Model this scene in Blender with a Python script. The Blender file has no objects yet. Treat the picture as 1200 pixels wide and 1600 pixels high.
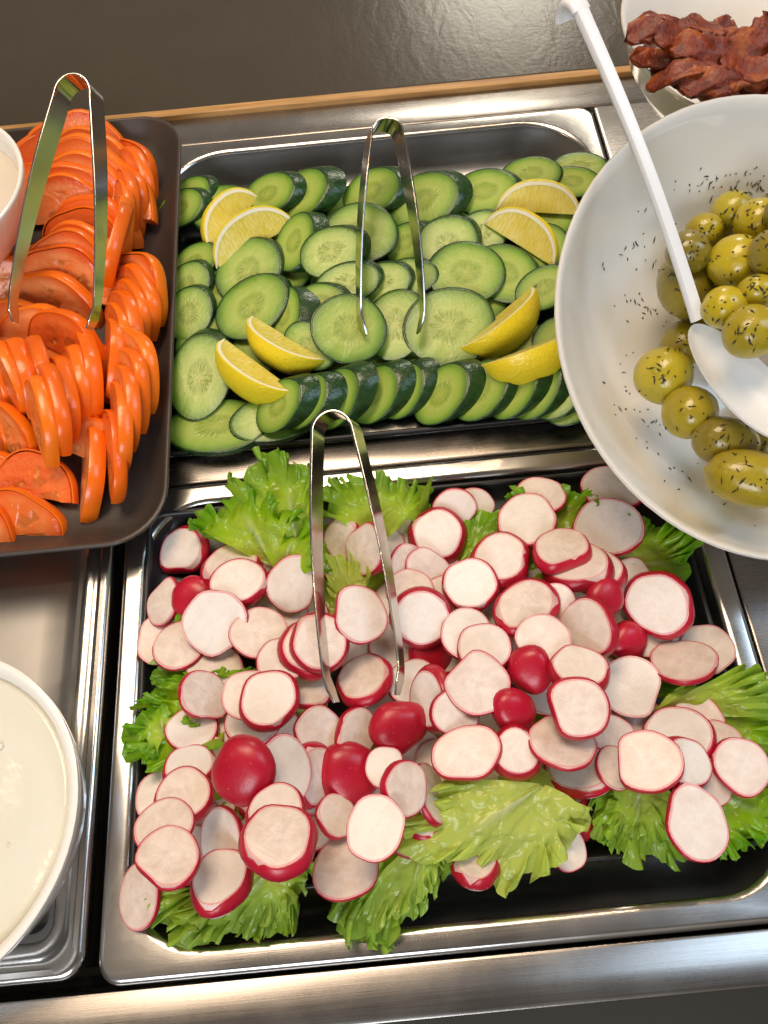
import bpy, math, random
import numpy as np
from mathutils import Vector, Matrix
from mathutils.bvhtree import BVHTree
random.seed(7)
rng = np.random.default_rng(11)
scene = bpy.context.scene
col = scene.collection

# ------------------------------------------------------------------ camera
F_PX, PITCH, ROLL, DIST = 1200.0, math.radians(64.5), math.radians(5.5), 0.43
cF = np.array([0, math.cos(PITCH), -math.sin(PITCH)])
_X = np.array([1.0, 0, 0]); _U = np.array([0, math.sin(PITCH), math.cos(PITCH)])
cR = math.cos(ROLL)*_X - math.sin(ROLL)*_U
cU = math.sin(ROLL)*_X + math.cos(ROLL)*_U
cC = -cF*DIST
cam_d = bpy.data.cameras.new('camera'); cam = bpy.data.objects.new('camera', cam_d); col.objects.link(cam)
cam_d.sensor_fit = 'VERTICAL'; cam_d.sensor_height = 36.0; cam_d.lens = F_PX/1600*36.0
cam_d.clip_start = 0.01; cam_d.clip_end = 50
cam.matrix_world = Matrix(((cR[0], cU[0], -cF[0], cC[0]), (cR[1], cU[1], -cF[1], cC[1]), (cR[2], cU[2], -cF[2], cC[2]), (0, 0, 0, 1)))
scene.camera = cam

def at(x, y, z=0.0):
    """photograph pixel -> point of the place at height z"""
    d = cF + (x-600)/F_PX*cR + (800-y)/F_PX*cU
    return cC + d*((z-cC[2])/d[2])
def proj(p):
    v = np.asarray(p)-cC; k = v@cF
    return np.array([600+F_PX*(v@cR)/k, 800-F_PX*(v@cU)/k])
def mpp(p):                                   # metres per photograph pixel at p
    return ((np.asarray(p)-cC)@cF)/F_PX

# ------------------------------------------------------------------ world and lamps
world = bpy.data.worlds.new('World'); scene.world = world; world.use_nodes = True
wn = world.node_tree.nodes; wl = world.node_tree.links
bg = wn['Background']
tc = wn.new('ShaderNodeTexCoord'); nz = wn.new('ShaderNodeTexNoise'); nz.inputs['Scale'].default_value = 1.6; nz.inputs['Detail'].default_value = 1.5
cr = wn.new('ShaderNodeValToRGB'); cr.color_ramp.elements[0].position = 0.38; cr.color_ramp.elements[0].color = (0.10, 0.092, 0.084, 1)
cr.color_ramp.elements[1].position = 0.68; cr.color_ramp.elements[1].color = (0.42, 0.37, 0.32, 1)
wl.new(tc.outputs['Generated'], nz.inputs['Vector']); wl.new(nz.outputs['Fac'], cr.inputs['Fac']); wl.new(cr.outputs['Color'], bg.inputs['Color'])
bg.inputs['Strength'].default_value = 0.78

def area(name, loc, target, sx, sy, power, color):
    l = bpy.data.lights.new(name, 'AREA'); l.shape = 'RECTANGLE'; l.size = sx; l.size_y = sy; l.energy = power; l.color = color
    o = bpy.data.objects.new(name, l); col.objects.link(o); o.location = loc
    o.rotation_euler = (Vector(target)-Vector(loc)).to_track_quat('-Z', 'Y').to_euler()
    return o
def bulb(name, loc, power, color, r=0.03):
    l = bpy.data.lights.new(name, 'POINT'); l.energy = power; l.color = color; l.shadow_soft_size = r
    o = bpy.data.objects.new(name, l); col.objects.link(o); o.location = loc
area('ceiling_lamp', (-0.22, 0.48, 1.6), (0, 0.05, 0), 0.8, 0.6, 20, (1.0, 0.78, 0.56))
area('window_lamp', (1.38, 0.18, 1.75), (0.05, -0.05, 0), 0.7, 0.9, 11, (0.60, 0.79, 1.0))
area('front_window_lamp', (-0.35, -1.5, 1.0), (0.0, -0.2, 0), 0.9, 0.6, 16, (0.90, 0.94, 1.0))
area('rear_window_lamp', (0.62, 2.15, 1.20), (0.16, 0.40, 0), 0.45, 0.36, 9, (1.0, 0.92, 0.76))
bulb('pendant_lamp_a', (0.35, 0.55, 1.2), 3.0, (1.0, 0.72, 0.45), 0.025)
bulb('pendant_lamp_b', (-1.15, -0.05, 1.25), 3.0, (1.0, 0.76, 0.50), 0.03)
scene.view_settings.view_transform = 'Standard'; scene.view_settings.look = 'None'
scene.view_settings.exposure = 0.05; scene.view_settings.gamma = 1.0; scene.view_settings.use_curve_mapping = False
scene.cycles.max_bounces = 10; scene.cycles.use_denoising = True

# ------------------------------------------------------------------ material helper
class M:
    def __init__(s, name):
        s.m = bpy.data.materials.new(name); s.m.use_nodes = True
        s.t = s.m.node_tree; s.n = s.t.nodes; s.b = s.n['Principled BSDF']; s.out = s.n['Material Output']
    def set(s, **k):
        for a, v in k.items():
            s.b.inputs[a.replace('_', ' ')].default_value = v
        return s
    def add(s, typ, **k):
        n = s.n.new(typ)
        for a, v in k.items():
            if a.startswith('i_'): n.inputs[a[2:].replace('_', ' ')].default_value = v
            else: setattr(n, a, v)
        return n
    def link(s, a, b): s.t.links.new(a, b)
    def ramp(s, fac, stops, interp='LINEAR'):
        r = s.add('ShaderNodeValToRGB'); e = r.color_ramp.elements; r.color_ramp.interpolation = interp
        e[0].position, e[0].color = stops[0][0], (*stops[0][1], 1); e[1].position, e[1].color = stops[-1][0], (*stops[-1][1], 1)
        for p, c in stops[1:-1]:
            x = e.new(p); x.color = (*c, 1)
        s.link(fac, r.inputs['Fac']); return r.outputs['Color']
    def coord(s, kind='Object', scale=None):
        t = s.add('ShaderNodeTexCoord').outputs[kind]
        if scale is not None:
            mp = s.add('ShaderNodeMapping'); mp.inputs['Scale'].default_value = scale; s.link(t, mp.inputs['Vector']); t = mp.outputs['Vector']
        return t
    def noise(s, scale, detail=3, rough=0.5, vec=None, dist=0.0):
        n = s.add('ShaderNodeTexNoise', i_Scale=scale, i_Detail=detail, i_Roughness=rough, i_Distortion=dist)
        if vec is not None: s.link(vec, n.inputs['Vector'])
        return n.outputs['Fac']
    def math(s, op, a, b=None, c=None):
        n = s.add('ShaderNodeMath', operation=op)
        for i, v in enumerate((a, b, c)):
            if v is None: continue
            if isinstance(v, (int, float)): n.inputs[i].default_value = v
            else: s.link(v, n.inputs[i])
        return n.outputs[0]
    def mix(s, fac, a, b, mode='MIX'):
        n = s.add('ShaderNodeMix', data_type='RGBA', blend_type=mode)
        for i, v in ((0, fac), (6, a), (7, b)):
            if isinstance(v, (int, float)): n.inputs[i].default_value = v
            elif isinstance(v, tuple): n.inputs[i].default_value = (*v, 1)
            else: s.link(v, n.inputs[i])
        return n.outputs[2]
    def base(s, c): s.link(c, s.b.inputs['Base Color'])
    def rough(s, c): s.link(c, s.b.inputs['Roughness'])
    def bump(s, h, strength=0.3, dist=0.001):
        n = s.add('ShaderNodeBump', i_Strength=strength, i_Distance=dist); s.link(h, n.inputs['Height']); s.link(n.outputs['Normal'], s.b.inputs['Normal'])
    def rnd(s): return s.add('ShaderNodeObjectInfo').outputs['Random']
    def uvr(s):                               # radial distance 0..1 from the slice's centre
        sub = s.add('ShaderNodeVectorMath', operation='SUBTRACT'); s.link(s.coord('UV'), sub.inputs[0]); sub.inputs[1].default_value = (0.5, 0.5, 0)
        ln = s.add('ShaderNodeVectorMath', operation='LENGTH'); s.link(sub.outputs[0], ln.inputs[0])
        return s.math('MULTIPLY', ln.outputs['Value'], 2.0), sub.outputs[0]
    def sss(s, w, r, scale):
        s.b.inputs['Subsurface Weight'].default_value = w; s.b.inputs['Subsurface Radius'].default_value = r; s.b.inputs['Subsurface Scale'].default_value = scale

MAT = {}
def steel(name, tint, rough, along):
    m = M(name); m.set(Metallic=1.0)
    v = m.coord('Object', (22, 2200, 400) if along == 'x' else (2200, 22, 400))
    br = m.noise(1.0, 4, 0.6, v); bl = m.noise(22, 4, 0.6, m.coord('Object'))
    c = m.mix(bl, tuple(t*0.9 for t in tint), tuple(min(1, t*1.08) for t in tint)); m.base(c)
    sc = m.noise(260, 2, 0.5, m.coord('Object', (1, 0.15, 1)))
    r = m.math('ADD', m.math('MULTIPLY', br, 0.12), m.math('MULTIPLY', bl, 0.16)); m.rough(m.math('ADD', r, rough-0.14))
    m.bump(m.math('ADD', br, m.math('MULTIPLY', sc, 0.4)), 0.03, 0.0005)
    MAT[name] = m.m
steel('pan_steel', (0.54, 0.52, 0.50), 0.21, 'x')
steel('well_steel', (0.50, 0.49, 0.48), 0.40, 'x')
steel('counter_steel', (0.36, 0.335, 0.315), 0.27, 'x')
steel('tong_steel', (0.60, 0.57, 0.54), 0.17, 'y')

m = M('black_melamine'); m.set(Base_Color=(0.012, 0.0125, 0.014, 1), Roughness=0.42)
m.rough(m.math('ADD', m.math('MULTIPLY', m.noise(60, 4, 0.6, m.coord()), 0.22), 0.30)); m.bump(m.noise(1400, 2, 0.5, m.coord()), 0.12, 0.0004); MAT['black_melamine'] = m.m
m = M('umber_melamine'); m.base(m.mix(m.noise(18, 4, 0.6, m.coord()), (0.045, 0.034, 0.028), (0.06, 0.046, 0.038)))
m.rough(m.math('ADD', m.math('MULTIPLY', m.noise(50, 4, 0.6, m.coord()), 0.2), 0.32)); m.bump(m.noise(1500, 2, 0.5, m.coord()), 0.15, 0.0004); MAT['umber_melamine'] = m.m
m = M('dark_laminate'); v = m.coord(); m.base(m.mix(m.noise(9, 4, 0.6, v), (0.045, 0.036, 0.026), (0.07, 0.057, 0.042)))
h = m.math('ADD', m.noise(70, 3, 0.55, m.coord('Object', (1, 0.35, 1)), 0.6), m.math('MULTIPLY', m.noise(260, 2, 0.5, v), 0.25)); m.bump(h, 0.14, 0.0025); m.set(Roughness=0.27); MAT['dark_laminate'] = m.m
m = M('wood_edge'); v = m.coord('Object', (6, 90, 90)); m.base(m.ramp(m.noise(3, 5, 0.6, v), [(0.3, (0.33, 0.16, 0.045)), (0.7, (0.60, 0.34, 0.12))])); m.set(Roughness=0.45); m.bump(m.noise(6, 4, 0.6, v), 0.3, 0.0005); MAT['wood_edge'] = m.m
m = M('floor_dark'); m.base(m.mix(m.noise(4, 3, 0.6, m.coord()), (0.09, 0.082, 0.064), (0.13, 0.115, 0.09))); m.set(Roughness=0.6); MAT['floor_dark'] = m.m
m = M('white_porcelain'); m.base(m.mix(m.noise(14, 3, 0.5, m.coord()), (0.84, 0.81, 0.75), (0.88, 0.86, 0.81))); m.set(Roughness=0.12, Coat_Weight=0.3, Coat_Roughness=0.05); m.bump(m.noise(26, 2, 0.5, m.coord()), 0.05, 0.002); MAT['white_porcelain'] = m.m
m = M('white_plastic'); m.set(Base_Color=(0.80, 0.82, 0.84, 1), Roughness=0.25); m.sss(0.2, (1, 1, 1), 0.002); m.bump(m.noise(300, 2, 0.5, m.coord()), 0.04, 0.0004); MAT['white_plastic'] = m.m
def cream(name, a, b):
    m = M(name); v = m.coord(); m.base(m.mix(m.noise(25, 4, 0.6, v), a, b)); m.set(Roughness=0.16); m.sss(0.3, (1, 0.8, 0.5), 0.004)
    h = m.math('ADD', m.noise(24, 3, 0.5, v, 0.8), m.math('MULTIPLY', m.noise(150, 2, 0.5, v), 0.25)); m.bump(h, 0.22, 0.003); MAT[name] = m.m
cream('dressing', (0.72, 0.69, 0.57), (0.78, 0.75, 0.64)); cream('cream_sauce', (0.68, 0.58, 0.46), (0.78, 0.69, 0.57))

# radish
m = M('radish_flesh'); r, uvc = m.uvr(); v = m.coord()
n1 = m.noise(110, 4, 0.6, v, 1.0); n2 = m.noise(300, 3, 0.6, v)
c = m.ramp(m.math('ADD', m.math('MULTIPLY', n1, 0.75), m.math('MULTIPLY', m.rnd(), 0.25)), [(0.25, (0.64, 0.50, 0.43)), (0.5, (0.78, 0.66, 0.58)), (0.78, (0.87, 0.80, 0.74))])
star = m.math('MULTIPLY', m.ramp(r, [(0.0, (1, 1, 1)), (0.42, (0.25, 0.25, 0.25)), (0.6, (0, 0, 0))]), m.ramp(n2, [(0.4, (0, 0, 0)), (0.6, (1, 1, 1))]))
c = m.mix(m.math('MULTIPLY', m.ramp(m.rnd(), [(0.45, (0, 0, 0)), (0.8, (1, 1, 1))]), 0.55), c, (0.78, 0.76, 0.74)); c = m.mix(m.math('MULTIPLY', star, 0.45), c, (0.90, 0.86, 0.82))
c = m.mix(m.math('MULTIPLY', m.ramp(m.noise(55, 3, 0.6, v, 2.0), [(0.52, (0, 0, 0)), (0.68, (1, 1, 1))]), 0.18), c, (0.60, 0.46, 0.38))
sxy = m.add('ShaderNodeSeparateXYZ'); m.link(uvc, sxy.inputs[0]); an = m.math('ARCTAN2', sxy.outputs[1], sxy.outputs[0]); cvv = m.add('ShaderNodeCombineXYZ'); m.link(m.math('MULTIPLY', an, 5.0), cvv.inputs[0]); m.link(m.math('MULTIPLY', r, 1.2), cvv.inputs[1]); m.link(m.math('MULTIPLY', m.rnd(), 40.0), cvv.inputs[2])
streak = m.ramp(m.noise(1.6, 3, 0.6, cvv.outputs[0]), [(0.50, (0, 0, 0)), (0.68, (1, 1, 1))]); c = m.mix(m.math('MULTIPLY', m.math('MULTIPLY', streak, m.ramp(r, [(0.05, (0.3, 0.3, 0.3)), (0.3, (1, 1, 1)), (0.9, (0, 0, 0))])), 0.30), c, (0.92, 0.88, 0.84))
edge = m.ramp(m.math('ADD', r, m.math('MULTIPLY', n2, 0.06)), [(0.93, (0, 0, 0)), (1.01, (0.25, 0.25, 0.25)), (1.045, (1, 1, 1))])
c = m.mix(edge, c, (0.74, 0.20, 0.24)); m.base(c)
m.rough(m.math('ADD', m.math('MULTIPLY', n1, 0.30), 0.26)); m.set(Specular_IOR_Level=0.4); m.sss(0.25, (1.0, 0.7, 0.5), 0.002)
m.bump(m.math('ADD', m.math('ADD', m.noise(500, 3, 0.6, v), m.noise(1.0, 2, 0.5, m.coord('Object', (40, 900, 40)))), m.math('MULTIPLY', m.noise(120, 2, 0.5, v), 2)), 0.25, 0.0005); MAT['radish_flesh'] = m.m
m = M('radish_skin'); v = m.coord(); n1 = m.noise(60, 4, 0.6, v); sp = m.noise(420, 3, 0.7, m.coord('Object', (1, 1, 0.35)))
c = m.mix(m.math('ADD', m.math('MULTIPLY', n1, 0.7), m.math('MULTIPLY', m.rnd(), 0.3)), (0.30, 0.003, 0.016), (0.56, 0.008, 0.036))
c = m.mix(m.ramp(sp, [(0.68, (0, 0, 0)), (0.78, (0.55, 0.55, 0.55))]), c, (0.75, 0.42, 0.40)); m.base(c)
m.rough(m.math('ADD', m.math('MULTIPLY', n1, 0.2), 0.22)); m.sss(0.05, (1.0, 0.2, 0.2), 0.001); m.bump(m.math('ADD', m.noise(240, 3, 0.6, v), n1), 0.2, 0.0006); MAT['radish_skin'] = m.m

# cucumber
m = M('cucumber_flesh'); r, uvc = m.uvr(); v = m.coord(); n1 = m.noise(120, 4, 0.6, v); n2 = m.noise(45, 2, 0.5, v)
rr = m.math('ADD', r, m.math('MULTIPLY', m.math('SUBTRACT', n2, 0.5), 0.25))
c = m.ramp(rr, [(0.0, (0.36, 0.42, 0.08)), (0.32, (0.23, 0.33, 0.04)), (0.46, (0.36, 0.45, 0.09)), (0.74, (0.25, 0.38, 0.05)), (0.90, (0.10, 0.24, 0.015)), (1.0, (0.02, 0.075, 0.006))])
c = m.mix(m.math('MULTIPLY', n1, 0.18), c, (0.50, 0.54, 0.16))
# three seed chambers with elongated seeds
sx = m.add('ShaderNodeSeparateXYZ'); m.link(uvc, sx.inputs[0])
ang = m.math('ARCTAN2', sx.outputs[1], sx.outputs[0])
lobe = m.math('ADD', m.math('MULTIPLY', m.math('COSINE', m.math('MULTIPLY', ang, 3.0)), 0.5), 0.5)
vr = m.add('ShaderNodeTexVoronoi', feature='F1', i_Scale=9.0, i_Randomness=0.9); cv = m.add('ShaderNodeCombineXYZ')
m.link(m.math('MULTIPLY', ang, 0.42), cv.inputs[0]); m.link(m.math('MULTIPLY', r, 0.35), cv.inputs[1]); m.link(m.rnd(), cv.inputs[2]); m.link(cv.outputs[0], vr.inputs['Vector'])
seed = m.ramp(vr.outputs['Distance'], [(0.25, (1, 1, 1)), (0.42, (0, 0, 0))])
zone = m.ramp(m.math('MULTIPLY', r, m.math('ADD', m.math('MULTIPLY', m.rnd(), 0.7), 0.75)), [(0.08, (0, 0, 0)), (0.16, (1, 1, 1)), (0.40, (1, 1, 1)), (0.50, (0, 0, 0))])
sm = m.math('MULTIPLY', m.math('MULTIPLY', seed, zone), m.math('ADD', m.math('MULTIPLY', lobe, 0.6), 0.25))
c = m.mix(m.math('MULTIPLY', sm, m.math('ADD', m.math('MULTIPLY', m.rnd(), 0.6), 0.3)), c, (0.19, 0.23, 0.05)); m.base(c)
m.rough(m.math('ADD', m.math('MULTIPLY', n1, 0.28), 0.16)); m.set(Specular_IOR_Level=0.4); m.sss(0.35, (0.7, 1.0, 0.4), 0.003)
m.bump(m.math('SUBTRACT', m.math('MULTIPLY', m.noise(420, 3, 0.6, v), 1.0), m.math('MULTIPLY', sm, 1.5)), 0.3, 0.0006); MAT['cucumber_flesh'] = m.m
m = M('cucumber_peel'); v = m.coord(); n1 = m.noise(160, 4, 0.6, m.coord('Object', (1, 1, 0.3)))
m.base(m.ramp(n1, [(0.3, (0.007, 0.028, 0.006)), (0.6, (0.016, 0.058, 0.012)), (0.8, (0.05, 0.12, 0.022))])); m.set(Roughness=0.26); m.bump(m.noise(190, 3, 0.6, v), 0.5, 0.0012); MAT['cucumber_peel'] = m.m

# tomato
m = M('tomato_flesh'); r, uvc = m.uvr(); v = m.coord(); n1 = m.noise(90, 4, 0.6, v); n2 = m.noise(60, 2, 0.5, v)
sx = m.add('ShaderNodeSeparateXYZ'); m.link(uvc, sx.inputs[0]); ang = m.math('ARCTAN2', sx.outputs[1], sx.outputs[0])
lobe = m.math('ADD', m.math('MULTIPLY', m.math('COSINE', m.math('ADD', m.math('MULTIPLY', ang, 5.0), m.math('MULTIPLY', m.rnd(), 6.0))), 0.5), 0.5)
gel = m.math('MULTIPLY', 0.75, m.math('MULTIPLY', m.ramp(m.noise(75, 2, 0.5, v), [(0.42, (0, 0, 0)), (0.52, (1, 1, 1))]), m.math('MULTIPLY', m.ramp(m.math('ADD', r, m.math('MULTIPLY', m.math('SUBTRACT', n2, 0.5), 0.2)), [(0.22, (0, 0, 0)), (0.34, (1, 1, 1)), (0.66, (1, 1, 1)), (0.74, (0, 0, 0))]), m.ramp(lobe, [(0.25, (0, 0, 0)), (0.45, (1, 1, 1))]))))
vs = m.add('ShaderNodeTexVoronoi', i_Scale=230.0); m.link(v, vs.inputs['Vector'])
gelc = m.mix(m.ramp(vs.outputs['Distance'], [(0.22, (1, 1, 1)), (0.40, (0, 0, 0))]), (0.50, 0.13, 0.02), (0.74, 0.44, 0.12))
c = m.ramp(m.math('ADD', m.math('MULTIPLY', n1, 0.6), m.math('MULTIPLY', m.rnd(), 0.4)), [(0.25, (0.76, 0.13, 0.02)), (0.55, (0.84, 0.22, 0.045)), (0.8, (0.88, 0.36, 0.13))])
c = m.mix(m.ramp(r, [(0.82, (0, 0, 0)), (1.0, (1, 1, 1))]), c, (0.78, 0.11, 0.012)); c = m.mix(gel, c, gelc); m.base(c)
m.rough(m.math('ADD', m.math('MULTIPLY', n1, 0.2), 0.12)); m.sss(0.35, (1, 0.35, 0.12), 0.004); m.bump(m.math('SUBTRACT', m.noise(300, 3, 0.6, v), m.math('MULTIPLY', gel, 1.2)), 0.4, 0.0012); MAT['tomato_flesh'] = m.m
m = M('tomato_skin'); v = m.coord(); n1 = m.noise(30, 3, 0.5, v)
m.base(m.mix(m.math('ADD', m.math('MULTIPLY', n1, 0.6), m.math('MULTIPLY', m.rnd(), 0.4)), (0.80, 0.10, 0.003), (0.93, 0.24, 0.008))); m.set(Roughness=0.26); m.sss(0.2, (1, 0.3, 0.1), 0.003); m.bump(m.math('ADD', m.noise(90, 3, 0.5, v), m.math('MULTIPLY', m.noise(600, 2, 0.5, v), 0.15)), 0.3, 0.0015); MAT['tomato_skin'] = m.m
m = M('dried_tomato'); v = m.coord(); n1 = m.noise(70, 5, 0.65, v)
m.base(m.ramp(n1, [(0.3, (0.07, 0.008, 0.002)), (0.52, (0.24, 0.032, 0.004)), (0.72, (0.50, 0.14, 0.012))])); m.set(Roughness=0.32, Coat_Weight=0.1, Coat_Roughness=0.1); m.sss(0.1, (1, 0.2, 0.1), 0.002); m.bump(m.noise(160, 5, 0.65, v), 0.8, 0.003); MAT['dried_tomato'] = m.m

# lemon
m = M('lemon_rind'); v = m.coord(); m.base(m.mix(m.noise(40, 3, 0.5, v), (0.86, 0.63, 0.012), (0.92, 0.74, 0.04))); m.set(Roughness=0.3); m.sss(0.15, (1, 0.7, 0.2), 0.002); m.bump(m.noise(480, 2, 0.5, v), 0.5, 0.0009); MAT['lemon_rind'] = m.m
m = M('lemon_pith'); m.base(m.mix(m.noise(250, 3, 0.6, m.coord()), (0.88, 0.82, 0.56), (0.92, 0.89, 0.74))); m.set(Roughness=0.5); m.sss(0.3, (1, 0.9, 0.6), 0.002); MAT['lemon_pith'] = m.m
m = M('lemon_pulp'); v = m.coord(); n1 = m.noise(7, 4, 0.6, m.coord('Object', (26, 26, 130))); n2 = m.noise(50, 3, 0.5, v)
m.base(m.ramp(m.math('ADD', m.math('MULTIPLY', n1, 0.7), m.math('MULTIPLY', n2, 0.3)), [(0.3, (0.66, 0.50, 0.04)), (0.52, (0.78, 0.65, 0.12)), (0.7, (0.86, 0.80, 0.38))])); m.set(Roughness=0.16); m.sss(0.5, (1, 0.8, 0.25), 0.004); m.bump(n1, 0.5, 0.0014); MAT['lemon_pulp'] = m.m

# olive
m = M('olive_skin'); v = m.coord(); n1 = m.noise(45, 4, 0.6, v); rd = m.rnd()
c = m.ramp(m.math('ADD', m.math('MULTIPLY', n1, 0.45), m.math('MULTIPLY', rd, 0.55)), [(0.15, (0.17, 0.13, 0.012)), (0.42, (0.31, 0.24, 0.010)), (0.65, (0.49, 0.38, 0.010)), (0.88, (0.31, 0.28, 0.022))])
c = m.mix(m.ramp(m.noise(120, 3, 0.6, v), [(0.55, (0, 0, 0)), (0.75, (0.5, 0.5, 0.5))]), c, (0.12, 0.07, 0.01)); m.base(c)
m.set(Roughness=0.30, Coat_Weight=0.3, Coat_Roughness=0.12); m.sss(0.15, (0.9, 0.7, 0.2), 0.003); m.bump(m.math('ADD', m.noise(110, 3, 0.6, v), m.math('MULTIPLY', m.noise(500, 2, 0.5, v), 0.2)), 0.4, 0.0016); MAT['olive_skin'] = m.m
m = M('olive_mark'); m.set(Base_Color=(0.06, 0.04, 0.015, 1), Roughness=0.5); m.bump(m.noise(600, 3, 0.6, m.coord()), 0.6, 0.001); MAT['olive_mark'] = m.m
m = M('herb'); m.base(m.mix(m.rnd(), (0.02, 0.022, 0.01), (0.05, 0.045, 0.02))); m.set(Roughness=0.6); MAT['herb'] = m.m

# lettuce: u across the leaf, v from stalk to rim
m = M('lettuce_leaf'); uv = m.coord('UV'); sx = m.add('ShaderNodeSeparateXYZ'); m.link(uv, sx.inputs[0]); v = m.coord()
n1 = m.noise(38, 4, 0.6, v); n2 = m.noise(170, 3, 0.6, v)
fac = m.math('ADD', sx.outputs[1], m.math('MULTIPLY', m.math('SUBTRACT', n1, 0.5), 0.7))
c = m.ramp(fac, [(0.0, (0.74, 0.80, 0.32)), (0.3, (0.62, 0.78, 0.08)), (0.65, (0.42, 0.68, 0.015)), (1.25, (0.16, 0.44, 0.008))])
ve = m.add('ShaderNodeTexVoronoi', feature='DISTANCE_TO_EDGE', i_Scale=75.0); nd = m.add('ShaderNodeVectorMath', operation='ADD')
m.link(v, nd.inputs[0]); nn = m.add('ShaderNodeTexNoise', i_Scale=90.0); m.link(v, nn.inputs['Vector'])
sc = m.add('ShaderNodeVectorMath', operation='SCALE'); sc.inputs['Scale'].default_value = 0.012; m.link(nn.outputs['Color'], sc.inputs[0]); m.link(sc.outputs[0], nd.inputs[1]); m.link(nd.outputs[0], ve.inputs['Vector'])
vein = m.ramp(ve.outputs['Distance'], [(0.0, (1, 1, 1)), (0.11, (0, 0, 0))])
rib = m.math('MULTIPLY', m.ramp(m.math('ABSOLUTE', m.math('SUBTRACT', sx.outputs[0], 0.5)), [(0.012, (1, 1, 1)), (0.06, (0, 0, 0))]), m.ramp(sx.outputs[1], [(0.25, (1, 1, 1)), (0.75, (0, 0, 0))]))
oi = m.add('ShaderNodeObjectInfo'); sr = m.add('ShaderNodeSeparateColor'); m.link(oi.outputs['Color'], sr.inputs[0]); c = m.mix(sr.outputs[0], c, m.mix(n1, (0.60, 0.74, 0.06), (0.80, 0.85, 0.28)))
c = m.mix(m.math('MULTIPLY', vein, 0.28), c, (0.48, 0.60, 0.14)); sv = m.math('ABSOLUTE', m.math('SINE', m.math('ADD', m.math('MULTIPLY', sx.outputs[0], 13.0), m.math('MULTIPLY', n1, 5.0)))); side = m.math('MULTIPLY', m.ramp(sv, [(0.0, (1, 1, 1)), (0.09, (0, 0, 0))]), m.ramp(sx.outputs[1], [(0.35, (1, 1, 1)), (0.95, (0.1, 0.1, 0.1))])); c = m.mix(m.math('MULTIPLY', side, 0.35), c, (0.62, 0.70, 0.30))
c = m.mix(m.math('MULTIPLY', rib, 0.8), c, (0.72, 0.76, 0.48)); m.base(c); m.set(Roughness=0.22)
m.bump(m.math('SUBTRACT', m.math('ADD', m.math('MULTIPLY', n1, 0.6), m.math('MULTIPLY', n2, 0.4)), m.math('MULTIPLY', vein, 0.5)), 0.45, 0.0016)
tr = m.add('ShaderNodeBsdfTranslucent'); m.link(m.mix(0.5, c, (0.62, 0.80, 0.06)), tr.inputs['Color'])
ms = m.add('ShaderNodeMixShader'); ms.inputs[0].default_value = 0.45; m.link(m.b.outputs[0], ms.inputs[1]); m.link(tr.outputs[0], ms.inputs[2]); m.link(ms.outputs[0], m.out.inputs['Surface']); MAT['lettuce_leaf'] = m.m

# ------------------------------------------------------------------ object helpers
def mesh(name, v, f, uv=None, smooth=True, sharp=None):
    me = bpy.data.meshes.new(name); me.from_pydata([tuple(map(float, p)) for p in v], [], [tuple(map(int, q)) for q in f])
    if uv is not None:
        l = me.uv_layers.new(name='UVMap'); vi = np.empty(len(me.loops), int); me.loops.foreach_get('vertex_index', vi)
        l.data.foreach_set('uv', np.asarray(uv, float)[vi].ravel())
    if smooth:
        me.shade_smooth()
        if sharp: me.set_sharp_from_angle(angle=math.radians(sharp))
    me.update(); return me
def obj(name, me, mat, parent=None):
    o = bpy.data.objects.new(name, me); col.objects.link(o)
    if mat and not me.materials: me.materials.append(MAT[mat])
    if parent: o.parent = parent
    return o
def empty(name, loc=(0, 0, 0)):
    o = bpy.data.objects.new(name, None); col.objects.link(o); o.location = loc; o.empty_display_size = 0.01; return o
def tag(o, label=None, cat=None, group=None, kind=None):
    for k, x in (('label', label), ('category', cat), ('group', group), ('kind', kind)):
        if x: o[k] = x
    return o
def loft(rings, closed=True, cap0=False, cap1=False):
    n = len(rings[0]); v = np.concatenate(rings); f = []
    for i in range(len(rings)-1):
        for j in range(n if closed else n-1):
            a = i*n+j; b = i*n+(j+1) % n; f.append((a, b, b+n, a+n))
    if cap0: f.append(tuple(range(n-1, -1, -1)))
    if cap1: k = (len(rings)-1)*n; f.append(tuple(range(k, k+n)))
    return v, f
def rrect(x0, x1, y0, y1, r, z, n=8):
    r = max(r, 0.0005); p = []
    for cx, cy, a0 in ((x1-r, y1-r, 0), (x0+r, y1-r, 90), (x0+r, y0+r, 180), (x1-r, y0+r, 270)):
        for i in range(n+1):
            a = math.radians(a0+90*i/n); p.append((cx+r*math.cos(a), cy+r*math.sin(a), z))
    return np.array(p)
def box(x0, x1, y0, y1, z0, z1, bev=0.001):
    rs = [rrect(x0, x1, y0, y1, 0.002, z0, 2), rrect(x0, x1, y0, y1, 0.002, z1-bev, 2), rrect(x0+bev*.3, x1-bev*.3, y0+bev*.3, y1-bev*.3, 0.002, z1-bev*.3, 2), rrect(x0+bev, x1-bev, y0+bev, y1-bev, 0.002, z1, 2)]
    return loft(rs, True, True, True)
def lathe(profile, n=72):
    rings = []
    for r, z in profile:
        a = np.linspace(0, 2*np.pi, n, endpoint=False); rings.append(np.c_[r*np.cos(a), r*np.sin(a), np.full(n, z)])
    return loft(rings)

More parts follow.
